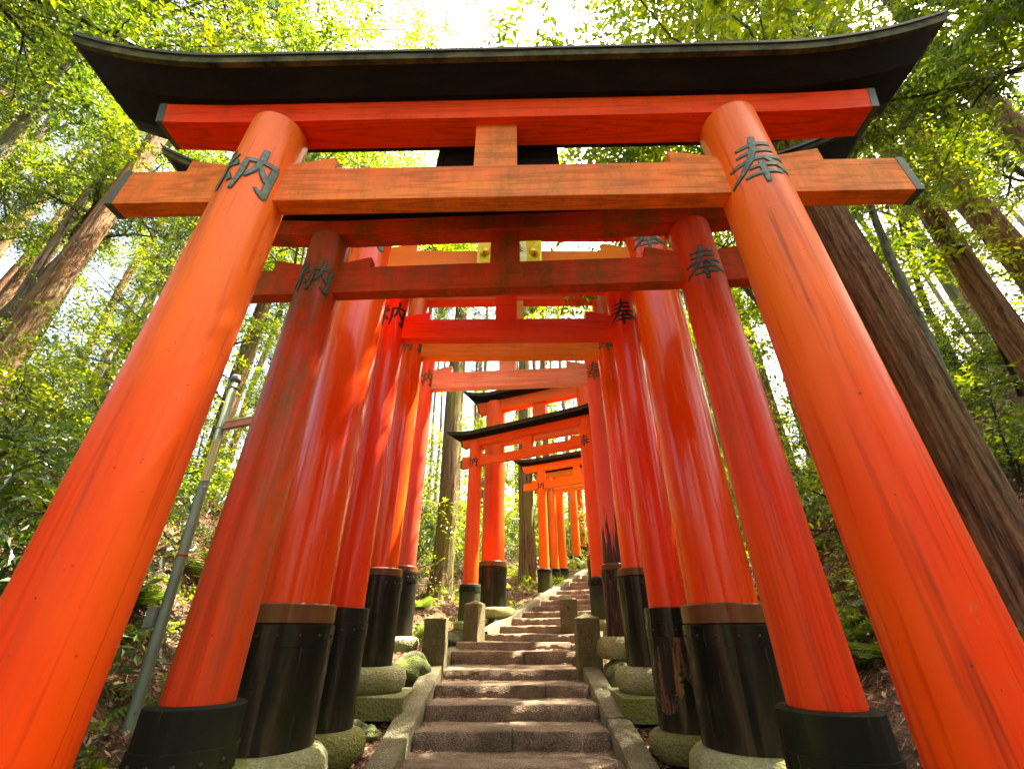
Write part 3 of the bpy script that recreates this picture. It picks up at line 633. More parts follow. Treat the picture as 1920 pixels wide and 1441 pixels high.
G['A'] = torii(dict(label='slim vermilion torii with slanting black roof, turned right at the foot of the upper flight',
    L=(-0.88,10.0), R=(1.62,8.645), D=0.325, zb=0.18, zs=0.85, zt=4.05, mp='ap', mb='ab', nuki=(3.42,3.62), nd=0.12, no=0.36,
    lint=(3.93,4.10), ld=0.18, lo=0.36, ko=0.70, up=0.12, kd=0.26, kh=0.14, kz=3.50, ks=0.27, mk='kk', sw=0.24, sr=0.44, ms='slvg', hoop=0.10, hoopd=0.05, edge=False, wl=0.22))
G['B'] = torii(dict(label='thick-pillared orange-red torii standing just behind the slim one with the slanting roof',
    L=(-0.45,10.85), R=(1.91,9.77), D=0.54, zb=0.458, zs=1.40, zt=5.55, mp='ap', mb='ab', nuki=(4.25,4.60), nd=0.15, no=0.5,
    lint=(5.28,5.58), ld=0.24, lo=0.48, ko=0.85, up=0.2, kd=0.34, kh=0.2, sw=0.36, sr=0.65, ms='slv', band=0.11, hoop=0.12, edge=False))
G['C'] = torii(dict(rivets=False, label='small orange torii on a pale footing stone, foremost of the small orange ones',
    L=(0.905,13.0), R=(2.95,11.91), D=0.28, zb=0.89, zs=1.49, zt=4.42, mp='cp', mb='cb', nuki=(3.75,3.96), nd=0.11, no=0.62,
    lint=(4.32,4.50), ld=0.16, lo=0.62, ko=0.85, up=0.1, kd=0.24, kh=0.13, kz=3.82, ks=0.24, mk='kk', sw=0.2, sr=0.40, ms='slvg', hoop=0.08, edge=False, wl=0.2))
G['D'] = torii(dict(rivets=False, label='orange torii with mossy green sleeve, close behind the foremost small orange one',
    L=(1.38,15.0), R=(3.45,13.9), D=0.27, zb=1.155, zs=1.73, zt=4.82, mp='cp', mb='cb', nuki=(4.24,4.45), nd=0.11, no=0.6,
    lint=(4.72,4.90), ld=0.16, lo=0.6, ko=0.80, up=0.1, kd=0.24, kh=0.13, kz=4.32, ks=0.24, mk='kk', sw=0.2, sr=0.36, ms='slvg', hoop=0.08, edge=False, wl=0.2))
G['E'] = torii(dict(rivets=False, label='third in the row of small orange torii, its left post touching the one before',
    L=(1.72,15.8), R=(3.8,14.7), D=0.31, zb=1.22, zs=1.83, zt=5.0, mp='cp', mb='cb', nuki=(4.42,4.63), nd=0.11, no=0.3,
    lint=(4.9,5.08), ld=0.16, lo=0.3, ko=0.5, up=0.1, kd=0.22, kh=0.13, sw=0.2, sr=0.36, ms='slvg', hoop=0.08, edge=False, wl=0.2))
G['F'] = torii(dict(rivets=False, label='farther orange torii on a rough pile of stones where the upper kerb ends',
    L=(2.5,17.8), R=(4.7,16.6), D=0.34, zb=1.84, zs=2.50, zt=6.2, mp='cp', mb='ab', nuki=(5.3,5.55), nd=0.12, no=0.6,
    lint=(6.1,6.3), ld=0.18, lo=0.6, ko=0.85, up=0.12, kd=0.26, kh=0.14, sw=0.2, sr=0.44, ms='slvg', hoop=0.08, edge=False))
G['H'] = torii(dict(rivets=False, label='farthest torii at the stair top, only a post on a black sleeve showing',
    L=(3.08,20.0), R=(5.4,18.7), D=0.38, zb=2.54, zs=3.20, zt=6.7, mp='ap', mb='ab', nuki=(5.9,6.15), nd=0.12, no=0.4,
    lint=(6.6,6.8), ld=0.18, lo=0.4, ko=0.8, up=0.12, kd=0.26, kh=0.14, sw=0.2, sr=0.46, ms='slv', hoop=0.08, edge=False))
# black name board hung at the back of the nearest torii
T, H = G['1']
bm = bmesh.new(); bm_box(bm, 0,0,0, 0.80,0.06,0.52, 0.008); o = from_bm('name_board', bm, M['blk'], T, (-0.035,0.16,H(2.90)), (R(-8),0,0))
bm = bmesh.new()
for (x, z, sx_, sz_) in ((0,-.27,.88,.05),(0,.27,.88,.05),(-.42,0,.05,.5),(.42,0,.05,.5)): bm_box(bm, x,0,z, sx_,0.075,sz_, 0.006)
from_bm('board_frame', bm, M['blk'], o)
# gilded plaque of the big torii
T, H = G['3']
pq = box_obj('name_plaque', M['goldb'], T, (0,-0.20,H(4.20)), (0.42,0.03,0.62), 0.004, (R(8),0,0))
bm = bmesh.new()
def flare_frame(bm, w0, h0, w1, h1, y0, y1):
    ring = lambda w_, h_, y: [bm.verts.new((x_, y, z_)) for x_, z_ in ((-w_,-h_),(w_,-h_),(w_,h_),(-w_,h_))]
    a = ring(w0,h0,y0); b = ring(w1,h1,y1); c_ = ring(w1+.025,h1+.025,y1+.01); d = ring(w0+.03,h0+.03,y0+.05)
    for p, q in ((a,b),(b,c_),(c_,d)):
        for k in range(4): bm.faces.new([p[k], p[(k+1)%4], q[(k+1)%4], q[k]])
flare_frame(bm, 0.21,0.31,0.36,0.44,-0.01,-0.13); bmesh.ops.recalc_face_normals(bm, faces=bm.faces)
fr = from_bm('plaque_frame', bm, M['gold'], pq)
for k in range(10):
    mbx = MB(); a = k/10*2*math.pi; mbx.tube([(0.30*math.cos(a)*1.1, -0.10, 0.38*math.sin(a)*1.05),(0.33*math.cos(a)*1.15,-0.15,0.42*math.sin(a)*1.05)], [0.05,0.02], 8)
    link('frame_carving', mbx.mesh('frame_carving', M['gold']), fr)
for (dx, dz) in ((0.10,0.12),(0.10,-0.12),(-0.10,0.12),(-0.10,-0.12)):
    link('plaque_lettering', strokes_mesh('plaque_lettering', 'offer' if dx > 0 else 'give', 0.15, None, 0.0, 0.017, M['kk']), pq, (dx,0,dz))

# rot damage plates on the sleeve of gate 4 (right): eaten-away wood showing through the sleeve
T, H = G['4']
pr = [c for c in T.children if c.name.startswith('pillar')][1]
rg = np.random.default_rng(4); V = []; Q = []
for s in range(15):
    a0 = rg.uniform(-1.25, 0.75); z0 = rg.uniform(0.02, 0.62); ln = rg.uniform(0.10, 0.42); wd = rg.uniform(0.03, 0.10)
    n_ = 10; o_ = len(V)
    for k in range(n_+1):
        zc = min(0.76, z0+ln*k/n_); w_ = wd*(0.35+abs(math.sin(k*1.7+s))*0.8)*(1 if 0 < k < n_ else 0.2); a_ = a0+0.05*math.sin(k*1.1+s)
        for q in (-1, 0, 1):
            aa = a_+q*w_/0.24; rr = 0.2375+0.004+0.0004*s - (0.0 if q else 0.0015); V.append((rr*math.sin(aa), -rr*math.cos(aa), zc))
    for k in range(n_):
        for q in range(2): b_ = o_+k*3+q; Q.append([b_, b_+1, b_+4, b_+3])
rt = link('rotten_patch', mesh_np('rotten_patch', np.array(V), np.array(Q), M['rot']), pr); rt.rotation_euler = (0,0,-pr.rotation_euler[2]-0.35)

# ------------------------------------------------------------------ footing stones, slabs, rocks
def footing(x, y, ztop, r, h, mat, label, seed, sq=1.0, group=None):
    pr = [(r*.86,-h), (r*.97,-h*.8), (r*1.0,-h*.5), (r*.96,-h*.22), (r*.85,-h*.05), (r*.7,0.0), (r*.35,0.004)]
    me = cyl_mesh('footing_stone', [(a*(1),b) for a, b in pr], 40, M[mat], True, 0.018, seed)
    o = link('footing_stone', me, None, (x, y, ztop), (0,0,seed*0.7)); o.scale = (1, sq, 1)
    return tag(o, label, 'footing stone', group)
footing(-1.79,4.0,-0.72,.47,.30,'foot','pale rounded footing stone under the left thick glossy pillar, cut by the bottom edge',1)
footing(1.73,4.0,-0.72,.47,.30,'foot','pale footing stone under the right thick glossy pillar at the bottom edge',2)
footing(-1.67,4.87,-0.755,.365,.24,'footd','yellow-green cracked footing stone beside the left kerb, under the plain red pillar',3)
footing(1.55,4.83,-0.755,.35,.20,'footd','low dark green footing stone under the rotten sleeve, right of the right kerb',4)
footing(-1.60,5.92,-0.345,.40,.24,'foot','tall pale drum-shaped footing stone on a square slab, left of the lower stairs',5)
footing(1.57,5.88,-0.345,.40,.24,'foot','drum-shaped footing stone on a slab, right of the lower stairs',6)
footing(-1.66,7.19,-0.065,.33,.18,'foot','small mossy footing stone behind the left near stone post',7)
footing(1.54,6.93,-0.065,.40,.26,'foot','bulging mossy footing stone behind the right near stone post, under the rotten pillar',8)
footing(-0.88,10.0,0.18,.31,.17,'foot','small pale footing stone just left of the left far stone post',9)
footing(1.62,8.645,0.18,.29,.18,'foot','footing stone half hidden behind the right near stone post',10)
footing(-0.40,10.85,0.458,.50,.22,'foot','broad flat pale footing stone under the thick pillar behind the stone posts',11)
footing(0.905,13.0,0.89,.36,.16,'foot','oval pale footing stone under the foremost small orange torii beside the upper kerb',12)
footing(1.38,15.0,1.155,.32,.14,'foot','footing stone under the mossy green sleeve beside the upper kerb',13)
footing(2.5,17.8,1.84,.45,.16,'foot','yellowish footing stone on the stone pile at the top of the upper kerb',14)
def slab(x, y, z, sx, sy, sz, rz, label, mat='foot', name='stone_slab'):
    mb = MB(); rough_block(mb, (0,0,-sz/2), (1,0), (sx,sy,sz), int(abs(x*100)+y*10), 0.006, 0.08, 0.01)
    o = link(name, mb.mesh(name, M[mat], False), None, (x,y,z), (0,0,rz)); return tag(o, label, 'stone slab')
slab(-1.62,5.9,-0.585,.98,.9,.20,0.03,'square stone slab under the drum-shaped footing left of the stairs', 'footd')
slab(1.60,5.86,-0.585,.95,.9,.22,-0.02,'dark stone slab under the drum-shaped footing right of the stairs', 'footd')
def rock(x, y, r, label, seed, mat='mossrock', zoff=0.0, sc=(1,1,.7)):
    bm = bmesh.new(); bmesh.ops.create_icosphere(bm, subdivisions=4, radius=r); rg = random.Random(seed)
    ph = [rg.uniform(0,6.28) for _ in range(6)]
    for v in bm.verts:
        c_ = v.co/r; d = 0.16*math.sin(c_.x*2.3+ph[0])+0.13*math.sin(c_.y*3.1+ph[1]+c_.z*2)+0.08*math.sin(c_.z*5+ph[2]+c_.x*4)+0.04*math.sin(c_.x*11+ph[3])*math.sin(c_.y*9+ph[4])
        v.co *= 1+d; v.co.x *= sc[0]; v.co.y *= sc[1]; v.co.z *= sc[2]
    o = from_bm('rock', bm, M[mat], None, (x,y,float(ground_z(x,y))+r*0.2+zoff), (0,0,rg.uniform(0,3)), True)
    return tag(o, label, 'rock')
rock(-1.52,5.28,.11,'small mossy rock between kerb and slab, left of the lower stairs',1,zoff=.03)
rock(-1.34,5.22,.09,'smaller mossy rock nearest the left kerb',2,zoff=.03)
rock(-1.33,6.75,.24,'bright mossy rock beside the left near stone post',3,zoff=.08,sc=(1.2,1,.8))
rock(1.42,6.55,.20,'mossy rock beside the right near stone post',4,zoff=.05,sc=(1.2,1,.8))
rock(1.50,6.75,.18,'mossy boulder under the bulging footing stone on the right',5,zoff=.12,sc=(1.4,1,.7))
rock(-1.15,9.35,.22,'low bright green mossy rock left of the left far stone post',6,zoff=.02,sc=(1.5,1,.6))
rock(2.42,17.55,.22,'rough yellowish rock in the pile below the far footing stone',7,'kerb',.06)
rock(2.62,17.3,.20,'rough rock leaning on the upper end of the upper kerb',8,'kerb',.02)
rock(0.62,12.1,.20,'dark rock above the upper kerb left of the foremost small orange torii',9,'mossrock',.04)

# ------------------------------------------------------------------ stone guard posts
def guard_post(x, y, zb, zt, s, rz, label, char=False):
    T = thing('stone_post', label, 'stone post', (x,y,zb), rz, 'square stone posts flanking the stairs')
    h = zt-zb; nseg = 9; V = []; rg = np.random.default_rng(int(abs(x*37)+y*11)); prof = []
    bm = bmesh.new(); ring = []
    zs_ = list(np.linspace(-0.15, h-0.085, nseg)) + [h-0.075]
    for z in zs_:
        rr = []
        sh = s*0.5*(0.985 if z > h-0.08 else 1.0)*(1+0.03*(1-z/h))
        for k in range(16):
            side, t = divmod(k, 4); t = t/4.0*2-1
            px, py = [(t,-1),(1,t),(-t,1),(-1,-t)][side]
            rr.append(bm.verts.new((px*sh+rg.normal(0,.0025), py*sh+rg.normal(0,.0025), z)))
        ring.append(rr)
    for a, b in zip(ring[:-1], ring[1:]):
        for k in range(16): bm.faces.new([a[k], a[(k+1)%16], b[(k+1)%16], b[k]])
    top = bm.verts.new((0,0,h))
    for k in range(16): bm.faces.new([ring[-1][k], ring[-1][(k+1)%16], top])
    from_bm('post_shaft', bm, M['post'], T)
    if char: link('carved_character', strokes_mesh('carved_character', 'mid', 0.09, None, 0.0, s/2+0.006, M['kk']), T, (0,0,h*0.72))
    return T
guard_post(-1.08,7.10,-0.50,0.235,.30,0.0,'near left stone post with pointed top where the lower left kerb ends')
guard_post(1.06,7.06,-0.50,0.235,.315,0.0,'near right stone post with pointed top where the lower right kerb ends')
guard_post(-0.72,9.45,-0.20,0.53,.30,R(-24),'far left stone post, turned so its side shows, at the foot of the upper kerb')
guard_post(1.08,9.25,-0.20,0.60,.32,R(-8),'far right stone post with a small carved character, at the foot of the upper flight', True)

# ------------------------------------------------------------------ lamp pole on the left
pb = Vector((-2.80,4.0,float(ground_z(-2.8,4.0)))); pt = Vector((-2.97,4.02,2.36)); pv = pt-pb
T = thing('utility_pole', 'slightly leaning grey-green steel pole with a yellowed plate and a short lamp arm', 'pole', pb)
mb = MB(); mb.tube([Vector((0,0,-.3)), Vector((0,0,0)), pv*0.5, pv], [.042,.042,.041,.039], 20); link('shaft', mb.mesh('shaft', M['pole']), T)
mb = MB(); mb.tube([pv*0.985, pv*1.0, pv*1.012], [.050,.050,.036], 16); link('top_cap', mb.mesh('top_cap', M['grey']), T)
for t, m_, hgt in ((.40,'redtape',.018),(.60,'steel',.010),(.80,'steel',.02),(.955,'grey',.03)):
    mb = MB(); d = pv.normalized(); mb.tube([pv*t, pv*t+d*hgt*.5, pv*t+d*hgt], [.0445,.0445,.0445], 16); link('clamp_band', mb.mesh('clamp_band', M[m_]), T)
c0 = pv*0.80
arm = box_obj('lamp_arm', M['pinkw'], T, c0+Vector((.20,-.02,.06)), (.30,.05,.07), .004, (0,R(-12),0))
box_obj('arm_trim', M['cream'], arm, (0,0,.041), (.31,.065,.012), .002)
mb = MB(); mb.tube([c0, c0+Vector((.08,-.02,.02))], [.018,.018], 10); link('arm_bracket', mb.mesh('arm_bracket', M['steel']), T)
lean = math.atan2(pv.x, pv.z)
pl = box_obj('notice_plate', M['strip'], T, pv*0.69+Vector((.03,-.050,0)), (.085,.006,.42), .002, (0,lean,R(-6)))
V = []; Q = []; rg = random.Random(3)
for col_ in (-.018,.018):
    for r_ in range(17):
        zc = .18-r_*.0225
        for s_ in range(3):
            x0 = col_+rg.uniform(-.007,.004); z0 = zc+rg.uniform(-.006,.006); o_ = len(V)
            hw = (rg.uniform(.004,.009), .0012) if rg.random() < .5 else (.0012, rg.uniform(.004,.008))
            for a_, b_ in ((-1,-1),(1,-1),(1,1),(-1,1)): V.append((x0+a_*hw[0], -.0036-.0001*s_, z0+b_*hw[1]))
            Q.append([o_,o_+1,o_+2,o_+3])
link('plate_lettering', mesh_np('plate_lettering', np.array(V), np.array(Q), M['kk'], smooth=False), pl)
box_obj('junction_box', M['grey'], T, pv*0.245+Vector((-.07,-.03,0)), (.07,.07,.15), .006, (0,lean,0))
for k, (dz, dx, e) in enumerate(((0,0,(-8.3,4.7,6.15)), (-.22,-.03,(-8.6,5.2,6.9)))):
    a = pt+Vector((dx,0,dz-.05)); b = Vector(e); P = []
    for q in range(13):
        t = q/12; p = a.lerp(b, t); p.z -= 0.25*math.sin(math.pi*t)*0.6; P.append(p)
    mb = MB(); mb.tube(P, [.006]*13, 6); tag(link('overhead_cable', mb.mesh('overhead_cable', M['cable'])), ['upper','lower'][1-k]+' of the two thin black cables running up left from the pole', 'cable')

# ------------------------------------------------------------------ vegetation
def orth(D):
    ref = np.where(np.abs(D[:,2:3]) < 0.9, np.array([[0,0,1.0]]), np.array([[1.0,0,0]]))
    U = np.cross(D, ref); U /= np.linalg.norm(U, axis=1)[:,None]+1e-9; return U, np.cross(U, D)
def sprays(P, D, L, k, size, rg, flat=0.6, wr=0.42, up=0.35, fold=0.25):
    """twigs at P with direction D, each k leaves set alternately; returns V,F(quads),rnd"""
    n = len(P); D = D/np.linalg.norm(D, axis=1)[:,None]
    nrm = rg.normal(0,1,(n,3)); nrm[:,2] += 2.2*flat*1.5; nrm -= D*np.sum(nrm*D,1)[:,None]; nrm /= np.linalg.norm(nrm,axis=1)[:,None]+1e-9
    S = np.cross(D, nrm)
    t = (np.arange(k)+0.5)/k
    side = np.where(np.arange(k) % 2 == 0, 1.0, -1.0)
    base = P[:,None,:] + D[:,None,:]*(L[:,None]*t[None,:])[:,:,None]
    base[:,:,2] -= 0.25*L[:,None]*t[None,:]**2
    ld = D[:,None,:]*0.65 + S[:,None,:]*side[None,:,None]*0.85 + rg.normal(0,0.28,(n,k,3))
    ld[:,:,2] -= 0.12
    ld = ld.reshape(-1,3); ld /= np.linalg.norm(ld,axis=1)[:,None]
    nn = np.repeat(nrm,k,0) + rg.normal(0,0.38,(n*k,3)); nn -= ld*np.sum(nn*ld,1)[:,None]; nn /= np.linalg.norm(nn,axis=1)[:,None]+1e-9
    ls = np.cross(ld, nn); B = base.reshape(-1,3); sz = (size*rg.uniform(0.55,1.1,n*k)*np.repeat(rg.uniform(.65,1.25,n),k))[:,None]
    mid = B+ld*sz*0.5 ; a = mid+ls*sz*wr*0.5+nn*sz*fold*0.22; b = mid-ls*sz*wr*0.5+nn*sz*fold*0.22; tip = B+ld*sz - nn*sz*0.08
    V = np.stack([B,a,tip,b],1).reshape(-1,3); F = np.arange(n*k*4).reshape(-1,4)
    cl = 0.16*np.sin(P[:,0]*1.9+P[:,2]*1.3)+0.12*np.sin(P[:,1]*2.7-P[:,2]*2.1)
    r = np.clip(np.repeat(rg.normal(0.38,0.17,n)+cl,k)+rg.normal(0,0.16,n*k), 0, 1)
    return V, F, r
def limb(p, d, L, r0, rg, n=7, curl=0.25, grav=0.0, r1=0.35):
    P = [np.array(p, float)]; d = np.array(d, float); d /= np.linalg.norm(d)
    for k in range(n):
        d = d + rg.normal(0, curl/ n**0.5, 3); d[2] += grav/n; d /= np.linalg.norm(d); P.append(P[-1]+d*L/n)
    return np.array(P), np.linspace(r0, r0*r1, n+1)
def broadleaf(seed, H=7.0, r0=0.13, spread=2.4, ntw=1500, kl=11, size=0.10, mat='leaf', bk='barkd', base=0.28, az0=None, wr=.42):
    rg = np.random.default_rng(seed); mb = MB()
    P, rad = limb((0,0,-.3), (rg.normal(0,.06),rg.normal(0,.06),1), H*.85, r0, rg, 12, 0.16); mb.tube(P, rad, 10)
    tips = []
    nb = int(9+H*0.9)
    for k in range(nb):
        t = base + (1-base)*(k+rg.uniform(0,.8))/nb; i = min(11, int(t*12)); f = t*12-i; q = P[i]*(1-f)+P[min(12,i+1)]*f
        az = k*2.4+rg.uniform(-.5,.5); el = rg.uniform(.05,.75)
        if az0 is not None: az = az0+rg.uniform(-.75,.75); el = rg.uniform(-.05,.3)
        L = spread*(1.1-0.55*t)*rg.uniform(.7,1.15)
        Pb, rb = limb(q, (math.cos(az)*math.cos(el), math.sin(az)*math.cos(el), math.sin(el)), L, r0*.42*(1.15-t*.6), rg, 7, 0.35, -0.1, .3); mb.tube(Pb, rb, 6, caps=False)
        for s in range(5):
            j = rg.integers(2, 8); pj = Pb[min(j,7)]; dd = Pb[min(j,7)]-Pb[min(j,7)-1]; dd = dd/np.linalg.norm(dd)+rg.normal(0,.65,3); dd[2] += .1
            Ps, rs = limb(pj, dd, L*rg.uniform(.35,.6), rb[min(j,7)]*.55, rg, 5, 0.4, -0.1, .25); mb.tube(Ps, rs, 4, caps=False)
            for q in range(1,6): tips.append((Ps[q], Ps[q]-Ps[q-1]))
        for q in range(4,8): tips.append((Pb[q], Pb[q]-Pb[q-1]))
    TP = np.array([t[0] for t in tips]); TD = np.array([t[1] for t in tips]); TD /= np.linalg.norm(TD,axis=1)[:,None]
    ci = rg.integers(0, len(TP), ntw); PP = TP[ci]+rg.normal(0,.13,(ntw,3)); DD = TD[ci]+rg.normal(0,.7,(ntw,3))
    V, F, r = sprays(PP, DD, rg.uniform(.22,.5,ntw), kl, size, rg, wr=wr)
    tr = mb.mesh('trunk', M[bk]); cr = mesh_np('crown', V, F, M[mat], smooth=False, rnd=r)
    return tr, cr
def cedar_crown(seed, H, zbase, rmax, ntw=1500, mat='needle'):
    rg = np.random.default_rng(seed); PP=[]; DD=[]; mb = MB()
    nb = int((H-zbase)*7)
    for k in range(nb):
        z = zbase+(H-zbase)*(k/nb)**0.9; L = rmax*(1-0.8*(k/nb))*rg.uniform(.5,1.1); az = k*2.4+rg.uniform(-.4,.4)
        Pb, rb = limb((0,0,z), (math.cos(az),math.sin(az),rg.uniform(-.1,.35)), L, .035, rg, 6, .3, .1, .3); mb.tube(Pb, rb, 4, caps=False)
        m = max(3, int(ntw/nb))
        ii = rg.uniform(1.2, 6, m); a = np.floor(ii).astype(int).clip(0,5); f = (ii-a)[:,None]; PP.append(Pb[a]*(1-f)+Pb[a+1]*f+rg.normal(0,.1,(m,3)))
        d = (Pb[6]-Pb[3])[None,:]/L + rg.normal(0,.6,(m,3)); d[:,2] -= .15; DD.append(d)
    PP = np.vstack(PP); DD = np.vstack(DD)
    V, F, r = sprays(PP, DD, rg.uniform(.3,.6,len(PP)), 12, 0.17, rg, .3, .2, fold=.5)
    return mb.mesh('branches', M['barkd']), mesh_np('crown', V, F, M[mat], smooth=False, rnd=r)
def trunk_mesh(seed, H, r0, seg=40, nz=60, flare=0.5, flute=0.06, mat='bark', lean=(0,0), taper=0.45):
    rg = np.random.default_rng(seed); z = np.concatenate([np.linspace(-0.6, 2.2, nz//2), np.linspace(2.3, H, nz-nz//2)])
    a = np.linspace(0, 2*np.pi, seg, endpoint=False); ph = rg.uniform(0,6.28,8)
    rad = r0*(1-taper*np.clip(z/H,0,1)) * (1+flare*np.exp(-np.maximum(z+.3,0)/0.45))
    zz, aa = np.meshgrid(z, a, indexing='ij')
    fl = 1+flute*(np.sin(7*aa+ph[0]+zz*.5)*.5+np.sin(13*aa+ph[1]+zz*.9+np.sin(zz*1.7))*.45+np.sin(23*aa+ph[2]-zz*.8)*.35) + 0.10*np.exp(-np.maximum(zz,0)/.5)*np.sin(5*aa+ph[3])
    cx = lean[0]*z+.04*np.sin(z*.8+ph[4]); cy = lean[1]*z+.04*np.sin(z*.7+ph[5])
    rr = rad[:,None]*fl
    V = np.stack([cx[:,None]+rr*np.cos(aa), cy[:,None]+rr*np.sin(aa), zz], -1).reshape(-1,3)
    i = np.arange(len(z)-1)[:,None]*seg; j = np.arange(seg)[None,:]; j2 = (j+1)%seg
    Q = np.stack([i+j, i+j2, i+seg+j2, i+seg+j], -1).reshape(-1,4)
    return mesh_np('trunk', V, Q, M[mat])
def place_tree(name, tr, cr, x, y, label, cat, group=None, s=1.0, rz=0.0, dz=0.0, br=None, cz=None, lean=(0,0)):
    T = thing(name, label, cat, (x, y, float(ground_z(x,y))+dz-0.03), rz, group); T.scale = (s,s,s); T.rotation_euler = (lean[0], lean[1], rz)
    if tr: link('trunk', tr, T)
    if br: link('branches', br, T)
    if cr: link('crown', cr, T)
    return T
# --- single big trunks
cb, cc = cedar_crown(11, 17, 10.5, 2.5, 1300)
cb2, cc2 = cedar_crown(12, 16, 10, 2.2, 1200)
place_tree('cedar_tree', trunk_mesh(1, 17, .215, 88, 120, .45, .085, 'bark'), cc, 3.85, 3.60, 'massive reddish cedar with deep-furrowed bark right behind the right pillar of the nearest torii', 'tree', None, 1.0, .4, 0, cb)
place_tree('cedar_tree', trunk_mesh(2, 17, .165, 56, 80, .3, .05, 'bark', (.0,.01)), cc2, -6.95, 5.0, 'leaning brown cedar trunk at the far left below the end of the tie beam', 'tree', None, 1.0, 1.4, 0, cb2)
place_tree('cedar_tree', trunk_mesh(3, 16, .175, 56, 80, .3, .05, 'bark'), cc2, 7.25, 5.05, 'straight reddish cedar emerging below the dark leaves at the right, left one of the pair', 'tree', None, 1.0, 2.4, 0, cb2)
place_tree('cedar_tree', trunk_mesh(4, 16, .21, 56, 80, .3, .06, 'bark'), cc, 8.25, 5.1, 'brown cedar with a knot at the right edge, right one of the pair', 'tree', None, 1.0, 3.1, 0, cb)
place_tree('cedar_tree', trunk_mesh(5, 17, .31, 48, 70, .55, .05, 'barkm'), cc, -1.98, 13.2, 'mossy cedar seen between the left pillars and the slim torii', 'tree', None, 1.0, .9, 0, cb)
place_tree('cedar_tree', trunk_mesh(6, 17, .28, 48, 70, .45, .05, 'barkm'), cc2, 0.50, 15.3, 'broad moss-green cedar between the thick pillar and the small orange torii', 'tree', None, 1.0, 2.2, 0, cb2)
place_tree('cedar_tree', trunk_mesh(7, 14, .13, 32, 50, .3, .05, 'barkp'), cc2, -5.3, 8.3, 'pale slender tree rising above the middle of the black roof, left of centre', 'tree', None, 1.0, .2, 0, cb2)
place_tree('cedar_tree', trunk_mesh(8, 15, .17, 32, 50, .3, .05, 'bark'), cc, 1.45, 17.0, 'dark brown cedar close behind the broad moss-green one', 'tree', None, .9, 1.2, 0, cb)
place_tree('cedar_tree', trunk_mesh(9, 15, .15, 32, 50, .3, .05, 'bark'), cc2, -2.9, 12.0, 'dark cedar behind the left black sleeves', 'tree', None, .9, 1.9, 0, cb2)
# --- background cedars, shared meshes
bgt = [trunk_mesh(20+k, 16, (.16,.13,.19,.11)[k], 20, 26, .3, .05, ('bark','barkg','bark','barkp')[k]) for k in range(4)]
bgc = [cedar_crown(30, 17, 12.0, 1.8, 260), cedar_crown(31, 17, 13, 1.6, 220)]
rg = random.Random(8); spots = []
def ok(x, y, d=1.1):
    if abs(x) < 2.9 and y < 10.5: return False
    al = (x+.57)*PD[0]+(y-9.7)*PD[1]; lt = (x-.33)*PD[1]-(y-9.7)*PD[0]
    if y > 7 and abs(lt) < 2.5 and al < 26: return False
    if y > 7 and -3 < lt < 3 and y < 13: return False
    return all((x-a)**2+(y-b)**2 > d*d for a, b in spots)
hero = [(3.85,3.6),(-6.95,5.0),(7.25,5.05),(8.25,5.1),(-1.92,13.2),(.5,15.3),(-5.3,8.3),(1.45,17),(-2.9,12)]
spots += hero
def scatter(n, xr, yr, d, tries=4000):
    out = []
    for _ in range(tries):
        if len(out) >= n: break
        x = rg.uniform(*xr); y = rg.uniform(*yr)
        if ok(x, y, d): out.append((x,y)); spots.append((x,y))
    return out
regs = [('nearleft', (-13,-4.6), (5.5,16), 16, 'straight brown cedar trunk on the left bank', 'cedars on the left bank'), ('nearright', (5.2,14), (6,16), 18, 'straight brown cedar trunk on the right bank', 'cedars on the right bank'),
        ('left', (-24,-8.5), (6,24), 40, 'slim cedar trunk standing up the left hillside', 'cedars up the left hillside'),
        ('right', (9.5,24), (5,22), 26, 'slim cedar trunk standing up the right hillside', 'cedars up the right hillside'),
        ('ahead', (-9,14), (17,38), 30, 'slim cedar in the wood beyond the small torii', 'cedars in the wood beyond the gates')]
for nm, xr, yr, n_, lab, grp in regs:
    for (x, y) in scatter(n_, xr, yr, 1.5):
        k = rg.randrange(4); b_, c_ = bgc[rg.randrange(2)]
        place_tree('cedar_tree', bgt[k], c_, x, y, lab, 'tree', grp, rg.uniform(.85,1.15)*(.72 if 'near' in nm else 1), rg.uniform(0,6.28), 0, b_, lean=(rg.uniform(-.02,.02), rg.uniform(-.02,.02)))
